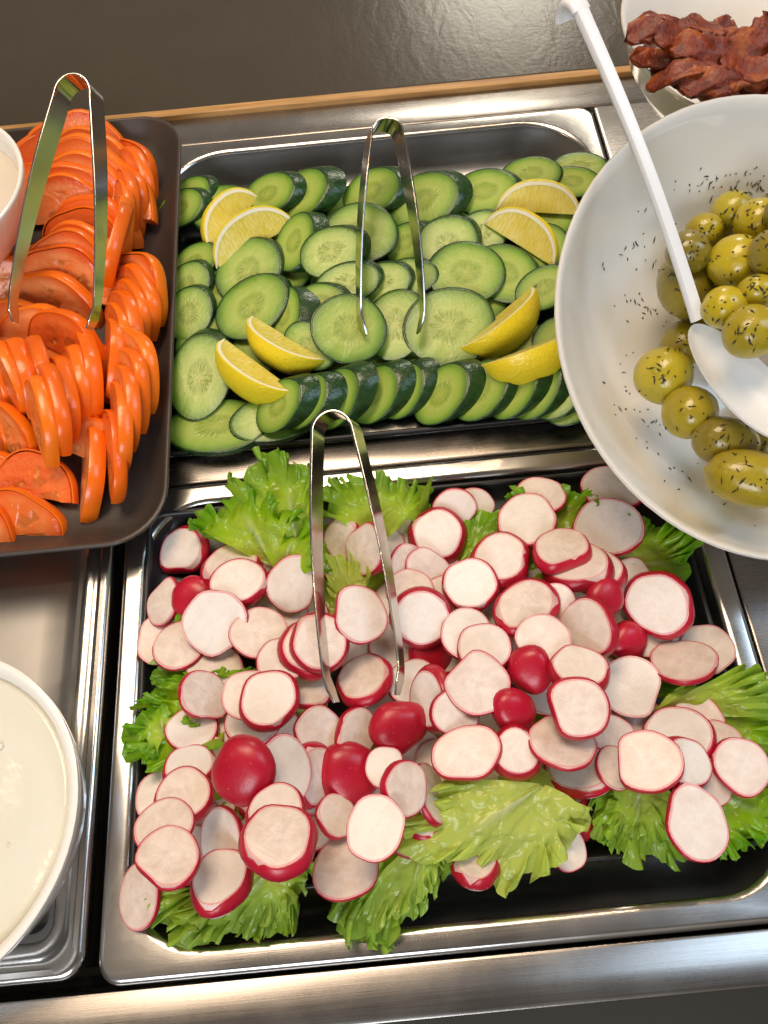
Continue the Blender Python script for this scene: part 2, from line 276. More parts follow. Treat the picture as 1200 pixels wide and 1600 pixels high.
# ------------------------------------------------------------------ setting: the counter
def struct(name, vf, mat, parent=None, sharp=40):
    o = obj(name, mesh(name, vf[0], vf[1], sharp=sharp), mat, parent)
    if parent is None: o['kind'] = 'structure'
    return o
PX0, PX1, PY0, PYM, PY1 = -0.1465, 0.1815, -0.2175, 0.0485, 0.3145
struct('counter_back_strip', box(-0.9, 0.9, PY1+0.0008, 0.3445, -0.04, -0.002), 'counter_steel')
struct('counter_front_strip', box(-0.9, 0.9, -0.2405, PY0-0.0015, -0.05, -0.0035), 'counter_steel')
struct('counter_side_strip', box(PX1+0.0008, 0.9, PY0-0.0008, PY1+0.0001, -0.04, -0.002), 'counter_steel')
struct('pan_bridge', box(PX0, PX1, 0.0303, PYM-0.0002, -0.03, -0.0008), 'counter_steel')
struct('wood_edge', box(-0.9, 0.9, 0.3448, 0.3522, -0.04, 0.0015), 'wood_edge')
struct('rear_countertop', box(-1.5, 1.8, 0.3525, 1.8, -0.04, 0.0005), 'dark_laminate')
struct('counter_front_panel', box(-0.9, 0.9, -0.236, -0.2409+0.02, -0.85, -0.0505), 'floor_dark')
struct('floor', box(-2, 2, -2.5, 2, -0.92, -0.88), 'floor_dark')
struct('counter_underside', box(-0.9, 0.9, -0.216, 0.34, -0.13, -0.12), 'floor_dark')

# ------------------------------------------------------------------ steel pans
def steel_pan(x0, x1, y0, y1, depth, flange, rin, label, group, step=0.0):
    cx, cy = (x0+x1)/2, (y0+y1)/2
    root = empty('steel_pan', (cx, cy, 0))
    def rr(i, z, r): return rrect(x0+i-cx, x1-i-cx, y0+i-cy, y1-i-cy, r, z, 10)
    rim = [rr(0.0012, -0.0085, 0.010), rr(0.0, -0.0075, 0.011), rr(0.0002, -0.0030, 0.011), rr(0.0012, -0.0008, 0.010), rr(0.0030, 0.0, 0.009), rr(0.0034, 0.0, 0.009)]
    if step: rim += [rr(0.0055, 0.0, 0.010), rr(0.0064, -0.0012, 0.010), rr(0.0085, -0.0015, 0.012), rr(0.0095, -0.0008, 0.013)]
    rim += [rr(flange-0.0035, -0.0002, rin+0.0035), rr(flange-0.0012, -0.0006, rin+0.0012), rr(flange, -0.002, rin)]
    v, f = loft(rim); obj('rim', mesh('pan_rim', v, f, sharp=50), 'pan_steel', root)
    well = [rr(flange, -0.002, rin), rr(flange+0.0006, -0.005, rin), rr(flange+0.004, -depth+0.016, rin-0.002), rr(flange+0.006, -depth+0.007, rin-0.003), rr(flange+0.010, -depth+0.002, rin-0.006), rr(flange+0.017, -depth, max(rin-0.013, .006)), rr(flange+0.03, -depth, max(rin-0.026, .004))]
    v, f = loft(well, True, False, True); obj('well', mesh('pan_well', v, f, sharp=50), 'well_steel', root)
    tag(root, label, 'pan', group); return root
steel_pan(PX0, PX1, PY0, 0.0298, 0.05, 0.013, 0.034, 'stainless steel pan holding the black tray of radishes', 'sunken steel pans')
steel_pan(PX0, PX1, PYM+0.0003, PY1, 0.030, 0.013, 0.045, 'stainless steel pan holding the cucumber slices at the back', 'sunken steel pans')
steel_pan(-0.478, PX0-0.0055, PY0+0.004, PYM, 0.022, 0.016, 0.009, 'shallow stainless steel pan under the large bowl of pale dressing', 'sunken steel pans', step=1)
steel_pan(-0.478, PX0-0.0055, PYM+0.001, PY1, 0.022, 0.016, 0.009, 'stainless steel pan almost hidden under the brown tomato tray', 'sunken steel pans')

# ------------------------------------------------------------------ trays
def tray(name, x0, x1, y0, y1, zr, depth, slope, r, mat, label, thick=0.0028, lip=0.0):
    cx, cy = (x0+x1)/2, (y0+y1)/2
    def rr(i, z, rad): return rrect(x0+i-cx, x1-i-cx, y0+i-cy, y1-i-cy, rad, z, 10)
    rs = [rr(slope+0.004, -depth-thick, max(r-slope, .004)), rr(slope*0.5, -depth*0.62-thick, max(r-slope*.5, .005)), rr(0.0006, -thick, r), rr(0, -thick*0.6, r), rr(0.0002, -0.0005, r), rr(0.0010, 0, r),
          rr(0.0020+lip, -0.0002, r-0.001), rr(0.0030+lip, -0.0012, r-0.002), rr(slope*0.35+lip, -depth*0.42, max(r-slope*.35, .005)), rr(slope*0.72+lip, -depth*0.86, max(r-slope*.72, .004)), rr(slope+lip, -depth, max(r-slope, .003)), rr(slope+lip+0.01, -depth, max(r-slope-.01, .002))]
    v, f = loft(rs, True, True, True)
    o = obj(name, mesh(name, v, f, sharp=50), mat); o.location = (cx, cy, zr); tag(o, label, 'tray'); return o
tray('serving_tray', -0.405, -0.1145, -0.0165, 0.3145, 0.026, 0.017, 0.020, 0.032, 'umber_melamine', 'dark brown rectangular tray of orange tomato slices')
tray('serving_tray', -0.1335, 0.163, -0.186, 0.0135, 0.001, 0.010, 0.010, 0.010, 'black_melamine', 'black rectangular tray under the radishes and lettuce')
tray('serving_tray', -0.1275, 0.160, 0.047, 0.232, 0.006, 0.012, 0.008, 0.008, 'black_melamine', 'black rectangular tray under the cucumber slices and lemon wedges')

# ------------------------------------------------------------------ heap: pieces come to rest on what lies below them
def sample(v, f, n, seed=0):
    r = np.random.default_rng(seed); v = np.asarray(v, float); tri = []
    for q in f:
        for k in range(1, len(q)-1): tri.append((q[0], q[k], q[k+1]))
    tri = np.array(tri); a, b, c = v[tri[:, 0]], v[tri[:, 1]], v[tri[:, 2]]
    ar = np.linalg.norm(np.cross(b-a, c-a), axis=1); i = r.choice(len(tri), n, p=ar/ar.sum()); s, t = r.random(n), r.random(n)
    fl = s+t > 1; s[fl] = 1-s[fl]; t[fl] = 1-t[fl]
    return a[i]+(b-a)[i]*s[:, None]+(c-a)[i]*t[:, None]
class Heap:
    def __init__(s, x0, x1, y0, y1, z, cell=0.0014):
        s.x0, s.y0, s.c = x0, y0, cell; s.H = np.full((int((x1-x0)/cell)+1, int((y1-y0)/cell)+1), z, float)
    def idx(s, p):
        return np.clip(((p[:, 0]-s.x0)/s.c).astype(int), 0, s.H.shape[0]-1), np.clip(((p[:, 1]-s.y0)/s.c).astype(int), 0, s.H.shape[1]-1)
    def rest(s, p, soft=0.985):               # p: rotated points, centred on the target xy
        i = s.idx(p); return float(np.quantile(s.H[i]-p[:, 2], soft))
    def stamp(s, p):
        i = s.idx(p); np.maximum.at(s.H, i, p[:, 2])
    def raise_to(s, fn):
        xs = s.x0+(np.arange(s.H.shape[0])+.5)*s.c; ys = s.y0+(np.arange(s.H.shape[1])+.5)*s.c
        X, Y = np.meshgrid(xs, ys, indexing='ij'); s.H = np.maximum(s.H, fn(X, Y))
def frame(n, spin):
    n = np.asarray(n, float); n /= np.linalg.norm(n)
    x = np.array([math.cos(spin), math.sin(spin), 0.0]); x -= n*(x@n); x /= np.linalg.norm(x); y = np.cross(n, x)
    return np.c_[x, y, n]
def place(heap, pts, px, py, n, spin, relax=0.22, pen=0.03, soft=0.985, sink=0.0, stamp=True):
    """drop a piece seen at pixel (px,py) with normal n; lean it a little onto its neighbours"""
    n = np.asarray(n, float); n = n/np.linalg.norm(n)
    z = 0.02; best = None
    _g = [relax*k/3 for k in range(-3, 4)]; offs = [(0, 0)] if relax == 0 else [(a, b) for a in _g for b in _g]
    for it in range(4):
        c = at(px, py, z); best = None
        for a, b in offs:
            nn = n+np.array([a, b, 0]); R = frame(nn, spin); q = pts@R.T; q2 = q.copy(); q2[:, 0] += c[0]; q2[:, 1] += c[1]
            zz = heap.rest(q2, soft); cost = zz+pen*(a*a+b*b)
            if best is None or cost < best[0]: best = (cost, zz, R, q2)
        z = best[1]-sink
    c = at(px, py, z); q2 = pts@best[2].T+np.array([c[0], c[1], z])
    if stamp: heap.stamp(q2)
    return np.array([c[0], c[1], z]), best[2]
def put(o, loc, R):
    mw = Matrix.Identity(4)
    for i in range(3):
        for j in range(3): mw[i][j] = R[i, j]
        mw[i][3] = loc[i]
    o.matrix_world = mw
def lean_from_view(px, py, w, h, side):
    """normal of a disc that looks w x h pixels from the camera's place"""
    p = at(px, py, 0.02); v = cC-p; v /= np.linalg.norm(v)
    al = math.atan2(-v[1], v[2]); q = min(1.0, min(w, h)/max(w, h))
    if h <= w:
        be = al-math.acos(q); be = max(-0.5, be); return np.array([v[0]*0.35, -math.sin(be), math.cos(be)])
    be = al*0.45; la = min(math.acos(q), 1.1)*side
    n = np.array([math.sin(la), -math.sin(be)*math.cos(la), math.cos(la)*math.cos(be)]); n[0] += v[0]*0.6; return n

ORD = ['', 'second ', 'third ', 'fourth ', 'fifth ', 'sixth ', 'seventh ', 'eighth ', 'ninth ', 'tenth ', 'eleventh ', 'twelfth ', 'thirteenth ', 'fourteenth ', 'fifteenth ', 'sixteenth ', 'seventeenth ', 'eighteenth ', 'nineteenth ', 'twentieth ', 'twenty-first ', 'twenty-second ']
def label_by_landmark(items, marks, noun):
    """items: (object, look, image position); each label names the nearest landmark and the rank of nearness to it"""
    P = np.array([i[2] for i in items]); L = np.array([mk[1] for mk in marks], float)
    Dm = np.linalg.norm(P[:, None]-L[None], axis=2); rank = Dm.argsort(0).argsort(0)
    for k, (o, look, p) in enumerate(items):
        j = int((rank[k]+Dm[k]/60).argmin()); r = int(rank[k, j])
        o['label'] = '%s, %s%s nearest %s' % (look, ORD[min(r, 21)], noun, marks[j][0]) if noun else '%s, %snearest %s' % (look, ORD[min(r, 21)], marks[j][0])

# ------------------------------------------------------------------ round slices (radish, cucumber)
def outline(n, rx, ry, wob, seed, cut=None):
    r = np.random.default_rng(seed); a = np.linspace(0, 2*np.pi, n, endpoint=False); k = np.ones(n)
    for h in (2, 3, 4, 5, 7): k += wob/h*1.6*r.uniform(-1, 1)*np.cos(h*a+r.uniform(0, 6.3))
    if cut is not None:
        d = cut[1]/np.maximum(np.cos(a-cut[0]), 1e-3); k = np.where(np.cos(a-cut[0]) > 0.05, np.minimum(k, d), k)
        k = (np.roll(k, 1)+2*k+np.roll(k, -1))/4
    return np.c_[rx*k*np.cos(a), ry*k*np.sin(a)], a
def slice_meshes(kind, n, rx, ry, t, wob, seed, taper=0.0, bulge=0.03, shear=(0, 0), chip=0.25, cut=None, st=0.0004, cup=0.0):
    """flesh disc and the band of skin round it"""
    o, a = outline(n, rx, ry, wob, seed, cut); r = np.random.default_rng(seed+5); sh = np.array(shear)
    def ring(k, z, d=None):
        s = o*k
        if d is not None: s = s+o/np.linalg.norm(o, axis=1)[:, None]*d
        s = s - sh*(z/t)
        zz = np.full(n, z) if np.isscalar(z) else z
        return np.c_[s, zz]
    kt, kb = 1-taper/2, 1+taper/2; h = t/2; rad = min(rx, ry)
    def face(z, k, sgn): return [np.r_[ring(k*q, z)] + np.c_[np.zeros(n), np.zeros(n), cup*(q*q-1)*np.ones(n)+sgn*rad*0.012*r.uniform(-1, 1, n)*(0.4 < q < 0.9)] for q in (0.08, 0.35, 0.68, 0.93)]
    top = face(h, kt, 1); bot = face(-h, kb, -1)
    rings = top+[ring(kt*0.985, h-0.0001), ring(kt, h-0.0006), ring((kt+kb)/2+bulge, 0.0), ring(kb, -h+0.0006), ring(kb*0.985, -h+0.0001)]+bot[::-1]
    v, f = loft(rings, True, False, False); f = [q[::-1] for q in f]
    f.append(tuple(range(n))); k0 = (len(rings)-1)*n; f.append(tuple(range(k0+n-1, k0-1, -1)))
    uv = np.c_[v[:, 0]/(2*rx*1.0)+0.5, v[:, 1]/(2*ry)+0.5]
    # normalise the top face so that the rim sits at radius 1
    rr = []
    for q in [0.08*1, 0.35, 0.68, 0.93, 0.985, 1.0, 1.02, 1.0, 0.985, 0.93, 0.68, 0.35, 0.08]: rr.append(np.c_[0.5+0.5*q*np.cos(a), 0.5+0.5*q*np.sin(a)])
    uv = np.concatenate(rr)
    # skin band, its upper edge nicked here and there
    nick = np.zeros(n)
    for _ in range(int(chip*8+0.5)):
        c0 = r.uniform(0, 6.28); w = r.uniform(0.12, 0.4); dd = np.abs((a-c0+np.pi) % (2*np.pi)-np.pi); nick = np.maximum(nick, np.clip(1.3-dd/w, 0, 1)*r.uniform(0.3, 0.9))
    zt = h-0.00012-nick*t*0.6; zb = -h+0.00012+np.roll(nick, n//3)*t*0.3
    kz = lambda z: kt+(kb-kt)*(h-z)/t + bulge*(1-(z/h)**2)
    def band(z, d):
        s = o*kz(z)[:, None]+o/np.linalg.norm(o, axis=1)[:, None]*d - sh[None]*(z/t)[:, None]; return np.c_[s, z]
    bs = [band(zt, -st), band(zt+0.00002, 0.0), band(zt-0.0003, st), band(zt*.5+zb*.5, st), band(zb+0.0003, st), band(zb, 0.0), band(zb, -st)]
    sv, sf = loft(bs); sf = [q[::-1] for q in sf]
    return (v, f, uv), (sv, sf)
def cap_meshes(n, r0, hgt, seed):
    o, a = outline(n, r0, r0*0.94, 0.09, seed); r = np.random.default_rng(seed)
    fl = [np.c_[o*q, np.full(n, 0.0)] for q in (0.08, 0.5, 0.9, 0.985)]+[np.c_[o*0.99, np.full(n, 0.0012)]]
    v, f = loft(fl); f.append(tuple(range(n-1, -1, -1))); uv = np.concatenate([np.c_[0.5+0.5*q*np.cos(a), 0.5+0.5*q*np.sin(a)] for q in (0.08, 0.5, 0.9, 0.985, 1.0)])
    off = r.uniform(-0.22, 0.22, 2)*r0; rs = []
    for u in np.linspace(0, 1, 9):
        th = u*math.pi/2*0.985; k = math.cos(th)**0.72; rs.append(np.c_[o*(k*1.01)+off*(u**2), np.full(n, 0.0004+hgt*math.sin(th))])
    sv, sf = loft(rs); sf.append(tuple(range(8*n, 9*n))); return (v, f, uv), (sv, sf)

# ------------------------------------------------------------------ lettuce
LAT = np.random.default_rng(77).uniform(-1, 1, (32, 32, 32, 3))
def vnoise(p):
    """smooth vector noise, about -0.8..0.8"""
    i = np.floor(p).astype(int); t = p-i; t = t*t*t*(t*(t*6-15)+10); out = np.zeros((len(p), 3))
    for a in (0, 1):
        for b in (0, 1):
            for c in (0, 1):
                w = (t[:, 0] if a else 1-t[:, 0])*(t[:, 1] if b else 1-t[:, 1])*(t[:, 2] if c else 1-t[:, 2])
                out += w[:, None]*LAT[(i[:, 0]+a) % 32, (i[:, 1]+b) % 32, (i[:, 2]+c) % 32]
    return out
def leaf(base, rim, amp=0.006, waves=9, seed=0, label='', z_mid=0.0, pale=0.0, bed=True, jag=0.0035, nu=230, nv=40, lay=None):
    """a frilled leaf fanning out from a stalk to a rim; points are (pixel x, pixel y, height)"""
    r = np.random.default_rng(seed); B = at(*base); P = np.array([at(*q) for q in rim])
    d = np.r_[0, np.cumsum(np.linalg.norm(np.diff(P, axis=0), axis=1))]; d /= d[-1]
    u = np.linspace(0, 1, nu); Q = np.empty((nu, 3))
    for k in range(3):                        # smooth the rim polyline
        y = np.interp(u, d, P[:, k]); ker = np.hanning(11); ker /= ker.sum(); Q[:, k] = np.convolve(np.pad(y, 5, mode='edge'), ker, 'valid')
    T = np.gradient(Q, axis=0); T /= np.linalg.norm(T, axis=1)[:, None]
    out = Q-B; out[:, 2] *= 0.3; out /= np.linalg.norm(out, axis=1)[:, None]
    sm = lambda a, k: np.convolve(np.pad(a, k//2, mode='edge'), np.hanning(k+2)[1:-1]/np.hanning(k+2)[1:-1].sum(), 'valid')
    lob = sm(r.normal(0, 1, nu), nu//14*2+1)*1.6
    k0 = nu//waves//2*2+1; ph = 2*np.pi*waves*0.80*u+sm(r.normal(0, 1, nu), k0)*10.0; am = amp*np.clip(1.0+sm(r.normal(0, 1, nu), k0)*2.2, 0.45, 1.7)
    ph2 = ph*2.15+sm(r.normal(0, 1, nu), 15)*5; sc1 = np.abs(np.sin(ph*1.55+1)); sc2 = np.abs(np.sin(ph*3.7+2))
    off = np.array([seed*1.7, seed*.9, 0.0]); V = np.empty((nv, nu, 3)); UV = np.empty((nv, nu, 2)); rb = 0.5+0.12*math.sin(seed*3.1)
    st = lambda x: x*x*(3-2*x)
    for i in range(nv):
        v = 0.03+0.97*i/(nv-1); e = st(float(np.clip((v-0.30)/0.70, 0, 1))); e3 = st(float(np.clip((v-0.62)/0.38, 0, 1))); e2 = float(np.clip((v-0.80)/0.20, 0, 1))
        pos = B+(Q-B)*(v*(1+0.12*lob*v*v))[:, None]
        pos[:, 2] += z_mid*4*v*(1-v)
        N0_, N1, N2, N3 = vnoise(pos*24+off), vnoise(pos*48+off), vnoise(pos*130+off), vnoise(pos*250+off)
        p1 = ph+2.2*N1[:, 0]*(1-0.5*v)+v*1.0
        dz = amp*0.9*v*N0_[:, 2]+amp*(0.55+0.45*e)*N1[:, 2]+amp*(0.34+0.06*e)*N2[:, 2]+0.0006*N3[:, 2]+am*e3*0.95*np.sin(p1)+am*0.35*e2*np.sin(ph2)
        tan = am*e3*0.50*np.sin(2*p1+0.3)+am*e2*0.22*np.sin(2*ph2); rad = e2*(jag*0.8*(sc1-0.6)+jag*0.15*(sc2-0.6))-am*0.30*e3*np.cos(p1)
        rib = np.exp(-((u-rb)/(0.03+0.05*(1-v)))**2)*(1-v)*0.003
        pos = pos+out*rad[:, None]+T*tan[:, None]; pos[:, :2] += amp*e*0.7*N1[:, :2]; pos[:, 2] += dz+rib
        V[i] = pos; UV[i] = np.c_[u-rb+0.5, np.full(nu, v)]
    if lay is not None: V[..., 2] = np.maximum(V[..., 2], lay)
    f = []
    for i in range(nv-1):
        for j in range(nu-1): a = i*nu+j; f.append((a, a+1, a+nu+1, a+nu))
    vv = V.reshape(-1, 3); c = vv.mean(0); me = mesh('lettuce_leaf', vv-c, f, UV.reshape(-1, 2))
    o = obj('lettuce_leaf', me, 'lettuce_leaf'); o.location = c; o.color = (pale, 0, 0, 1); tag(o, label, 'lettuce', 'lettuce leaves under the radishes'); return o, vv
G = []
def L(*a, **k): o, vv = leaf(*a, **k); G.append((k['seed'], vv)); return o
# a bed of leaves below the pile
L((560, 1000, .0), [(250, 1040, .004), (300, 900, .006), (420, 830, .008), (560, 800, .008), (700, 800, .006), (820, 800, .006)], amp=.003, waves=6, seed=1, label='lettuce leaf lying flat under the back of the radish heap')
L((700, 1020, .0), [(720, 800, .004), (880, 790, .006), (1000, 860, .008), (1060, 980, .006), (1060, 1100, .004)], amp=.003, waves=6, seed=2, label='lettuce leaf lying flat under the right part of the radish heap')
L((640, 1080, .0), [(1020, 1080, .004), (960, 1180, .006), (860, 1240, .006), (700, 1260, .006), (560, 1290, .006), (440, 1330, .006)], amp=.003, waves=6, seed=3, label='lettuce leaf lying flat under the front of the radish heap')
L((520, 1060, .0), [(470, 1330, .004), (360, 1330, .006), (270, 1260, .006), (250, 1140, .006), (250, 1040, .004)], amp=.003, waves=6, seed=4, label='lettuce leaf lying flat under the left part of the radish heap')
# frilled leaves round the edge
L((470, 880, .010), [(495, 860, .016), (500, 800, .022), (480, 745, .034), (440, 722, .040), (395, 728, .038), (375, 750, .032), (350, 770, .024)], amp=.0065, waves=6, seed=11, pale=0.15, z_mid=.004, label='bright frilled lettuce standing tall behind the radishes left of the tongs')
L((430, 890, .008), [(470, 800, .028), (420, 790, .030), (380, 775, .024), (330, 785, .018), (300, 805, .014), (288, 825, .012), (330, 850, .012)], amp=.006, waves=6, seed=12, z_mid=.006, label='crinkled lettuce leaf at the back left corner of the black tray')
L((440, 910, .012), [(500, 900, .018), (500, 850, .024), (470, 815, .026), (430, 820, .024), (395, 835, .020)], amp=.005, waves=5, seed=13, label='folded lettuce leaf touching the left arm of the radish tongs')
L((590, 860, .010), [(500, 800, .014), (520, 755, .022), (560, 742, .028), (605, 738, .028), (640, 752, .022), (672, 760, .016), (660, 800, .012)], amp=.006, waves=7, seed=14, pale=0.15, z_mid=.004, label='bright frilled lettuce tuft seen through the radish tongs')
L((560, 960, .014), [(515, 930, .020), (515, 880, .022), (545, 870, .022), (575, 890, .022)], amp=.003, waves=3, seed=15, pale=0.8, label='small yellow lettuce piece between the arms of the radish tongs')
L((860, 850, .006), [(790, 775, .008), (830, 765, .010), (880, 765, .012), (915, 770, .012), (930, 800, .010)], amp=.0045, waves=5, seed=16, label='dark lettuce leaf peeping out along the back edge behind the radishes')
L((960, 890, .010), [(985, 800, .018), (1020, 800, .018), (1060, 825, .016), (1085, 855, .013), (1075, 890, .012), (1055, 920, .012), (1000, 930, .012)], amp=.0055, waves=6, seed=17, z_mid=.003, label='frilled lettuce leaf under the front rim of the olive bowl')
L((350, 1090, .006), [(410, 1050, .018), (350, 1040, .020), (290, 1050, .018), (245, 1060, .014), (225, 1085, .012), (205, 1110, .010)], amp=.0045, waves=6, seed=18, label='lettuce leaf at the left edge, upper of the two there')
L((360, 1130, .006), [(245, 1075, .016), (215, 1100, .014), (198, 1140, .012), (208, 1185, .010), (240, 1210, .010), (290, 1190, .014), (340, 1175, .018)], amp=.006, waves=6, seed=19, z_mid=.004, label='frilled lettuce leaf at the left edge, lower of the two there')
L((1010, 1120, .012), [(1060, 1075, .020), (1110, 1060, .026), (1160, 1035, .030), (1205, 1050, .026), (1225, 1080, .020), (1220, 1120, .014)], amp=.0045, waves=6, seed=20, pale=0.3, z_mid=.003, label='pale ribbed lettuce leaf sticking out over the right edge of the tray')
L((1030, 1150, .008), [(1200, 1090, .018), (1240, 1120, .014), (1240, 1170, .008), (1200, 1200, .006), (1130, 1190, .008)], amp=.005, waves=5, seed=21, label='lettuce leaf hanging over the right edge just above the last radish')
L((1000, 1200, .014), [(925, 1235, .012), (925, 1290, .008), (960, 1325, .006), (1010, 1345, .006), (1060, 1350, .007), (1100, 1340, .008), (1110, 1290, .010)], amp=.0045, waves=8, seed=22, pale=0.25, z_mid=.005, label='bright frilled lettuce leaf at the front right corner of the tray')
L((1080, 1220, .010), [(1090, 1340, .006), (1140, 1335, .006), (1190, 1320, .006), (1225, 1280, .008), (1225, 1230, .012), (1190, 1200, .014)], amp=.005, waves=6, seed=23, z_mid=.004, label='lettuce leaf below the rightmost radish at the right frame edge')
L((640, 1250, .020), [(715, 1330, .022), (690, 1395, .016), (650, 1445, .012), (600, 1480, .008), (550, 1475, .008), (524, 1440, .010), (530, 1400, .016), (570, 1380, .02)], amp=.005, waves=7, seed=24, pale=0.35, z_mid=.004, label='long frilled lettuce leaf spilling over the front rim of the pan')
L((850, 1225, .034), [(922, 1262, .030), (905, 1305, .026), (860, 1345, .020), (795, 1385, .014), (745, 1365, .020), (700, 1350, .024), (650, 1335, .026), (610, 1310, .030), (650, 1265, .034), (700, 1212, .036)], amp=.0042, waves=8, seed=25, pale=0.85, z_mid=.004, label='large pale yellow lettuce leaf lying over the front radishes')
L((830, 1190, .022), [(760, 1225, .026), (790, 1250, .028), (850, 1245, .028), (905, 1255, .026), (880, 1215, .024)], amp=.003, waves=4, seed=26, pale=0.7, label='pale lettuce strip tucked under the radishes front of centre')
L((450, 1320, .018), [(490, 1350, .016), (475, 1400, .012), (462, 1470, .007), (410, 1462, .006), (350, 1468, .006), (290, 1478, .007), (250, 1440, .008), (245, 1400, .010)], amp=.0045, waves=9, seed=27, pale=0.4, z_mid=.003, label='yellow green frilled lettuce leaf at the front left corner of the pan')

L((420, 1350, .016), [(470, 1380, .016), (455, 1425, .013), (415, 1440, .012), (360, 1440, .012), (310, 1445, .012), (275, 1430, .012)], amp=.004, waves=7, seed=31, pale=.5, z_mid=.002, label='upper fold of lettuce on the front left corner leaf')
L((660, 1300, .026), [(700, 1350, .024), (670, 1400, .020), (630, 1430, .016), (590, 1440, .014), (560, 1425, .014), (575, 1385, .020)], amp=.004, waves=6, seed=32, pale=.55, z_mid=.003, label='upper fold of lettuce on the long front leaf')
L((1000, 1230, .016), [(950, 1240, .016), (940, 1285, .012), (975, 1310, .011), (1020, 1320, .011), (1050, 1310, .012)], amp=.0038, waves=6, seed=33, pale=.35, z_mid=.002, label='upper fold of lettuce at the front right corner')
L((260, 1150, .012), [(310, 1130, .018), (260, 1110, .020), (225, 1125, .017), (212, 1160, .014), (240, 1185, .013)], amp=.004, waves=5, seed=34, pale=.1, z_mid=.002, label='upper fold of lettuce at the left edge of the tray')
# ------------------------------------------------------------------ radishes
RH = Heap(-0.20, 0.24, -0.28, 0.08, -0.0085)
mid = at(640, 1040, 0.01)
RH.raise_to(lambda X, Y: np.where((abs((X-mid[0])/0.118) < 1) & (abs((Y-mid[1])/0.085) < 1), -0.002+0.007*np.clip(1.25-np.hypot((X-mid[0])/0.125, (Y-mid[1])/0.088), 0, 0.8), -0.0085))
inr = lambda X, Y, a, b, c, d: (X > a) & (X < b) & (Y > c) & (Y < d)
RH.raise_to(lambda X, Y: np.where(inr(X, Y, -0.136, 0.1645, -0.187, 0.0145) & ~inr(X, Y, -0.131, 0.161, -0.184, 0.011), 0.0012, -1))
RH.raise_to(lambda X, Y: np.where(~inr(X, Y, PX0+.013, PX1-.013, PY0+.013, .0168), 0.0, -1))
for _sd, _vv in G:
    if _sd in (16, 17, 18, 19, 20, 21, 22, 23, 24, 27): RH.stamp(_vv-np.array([0, 0, 0.0035]))
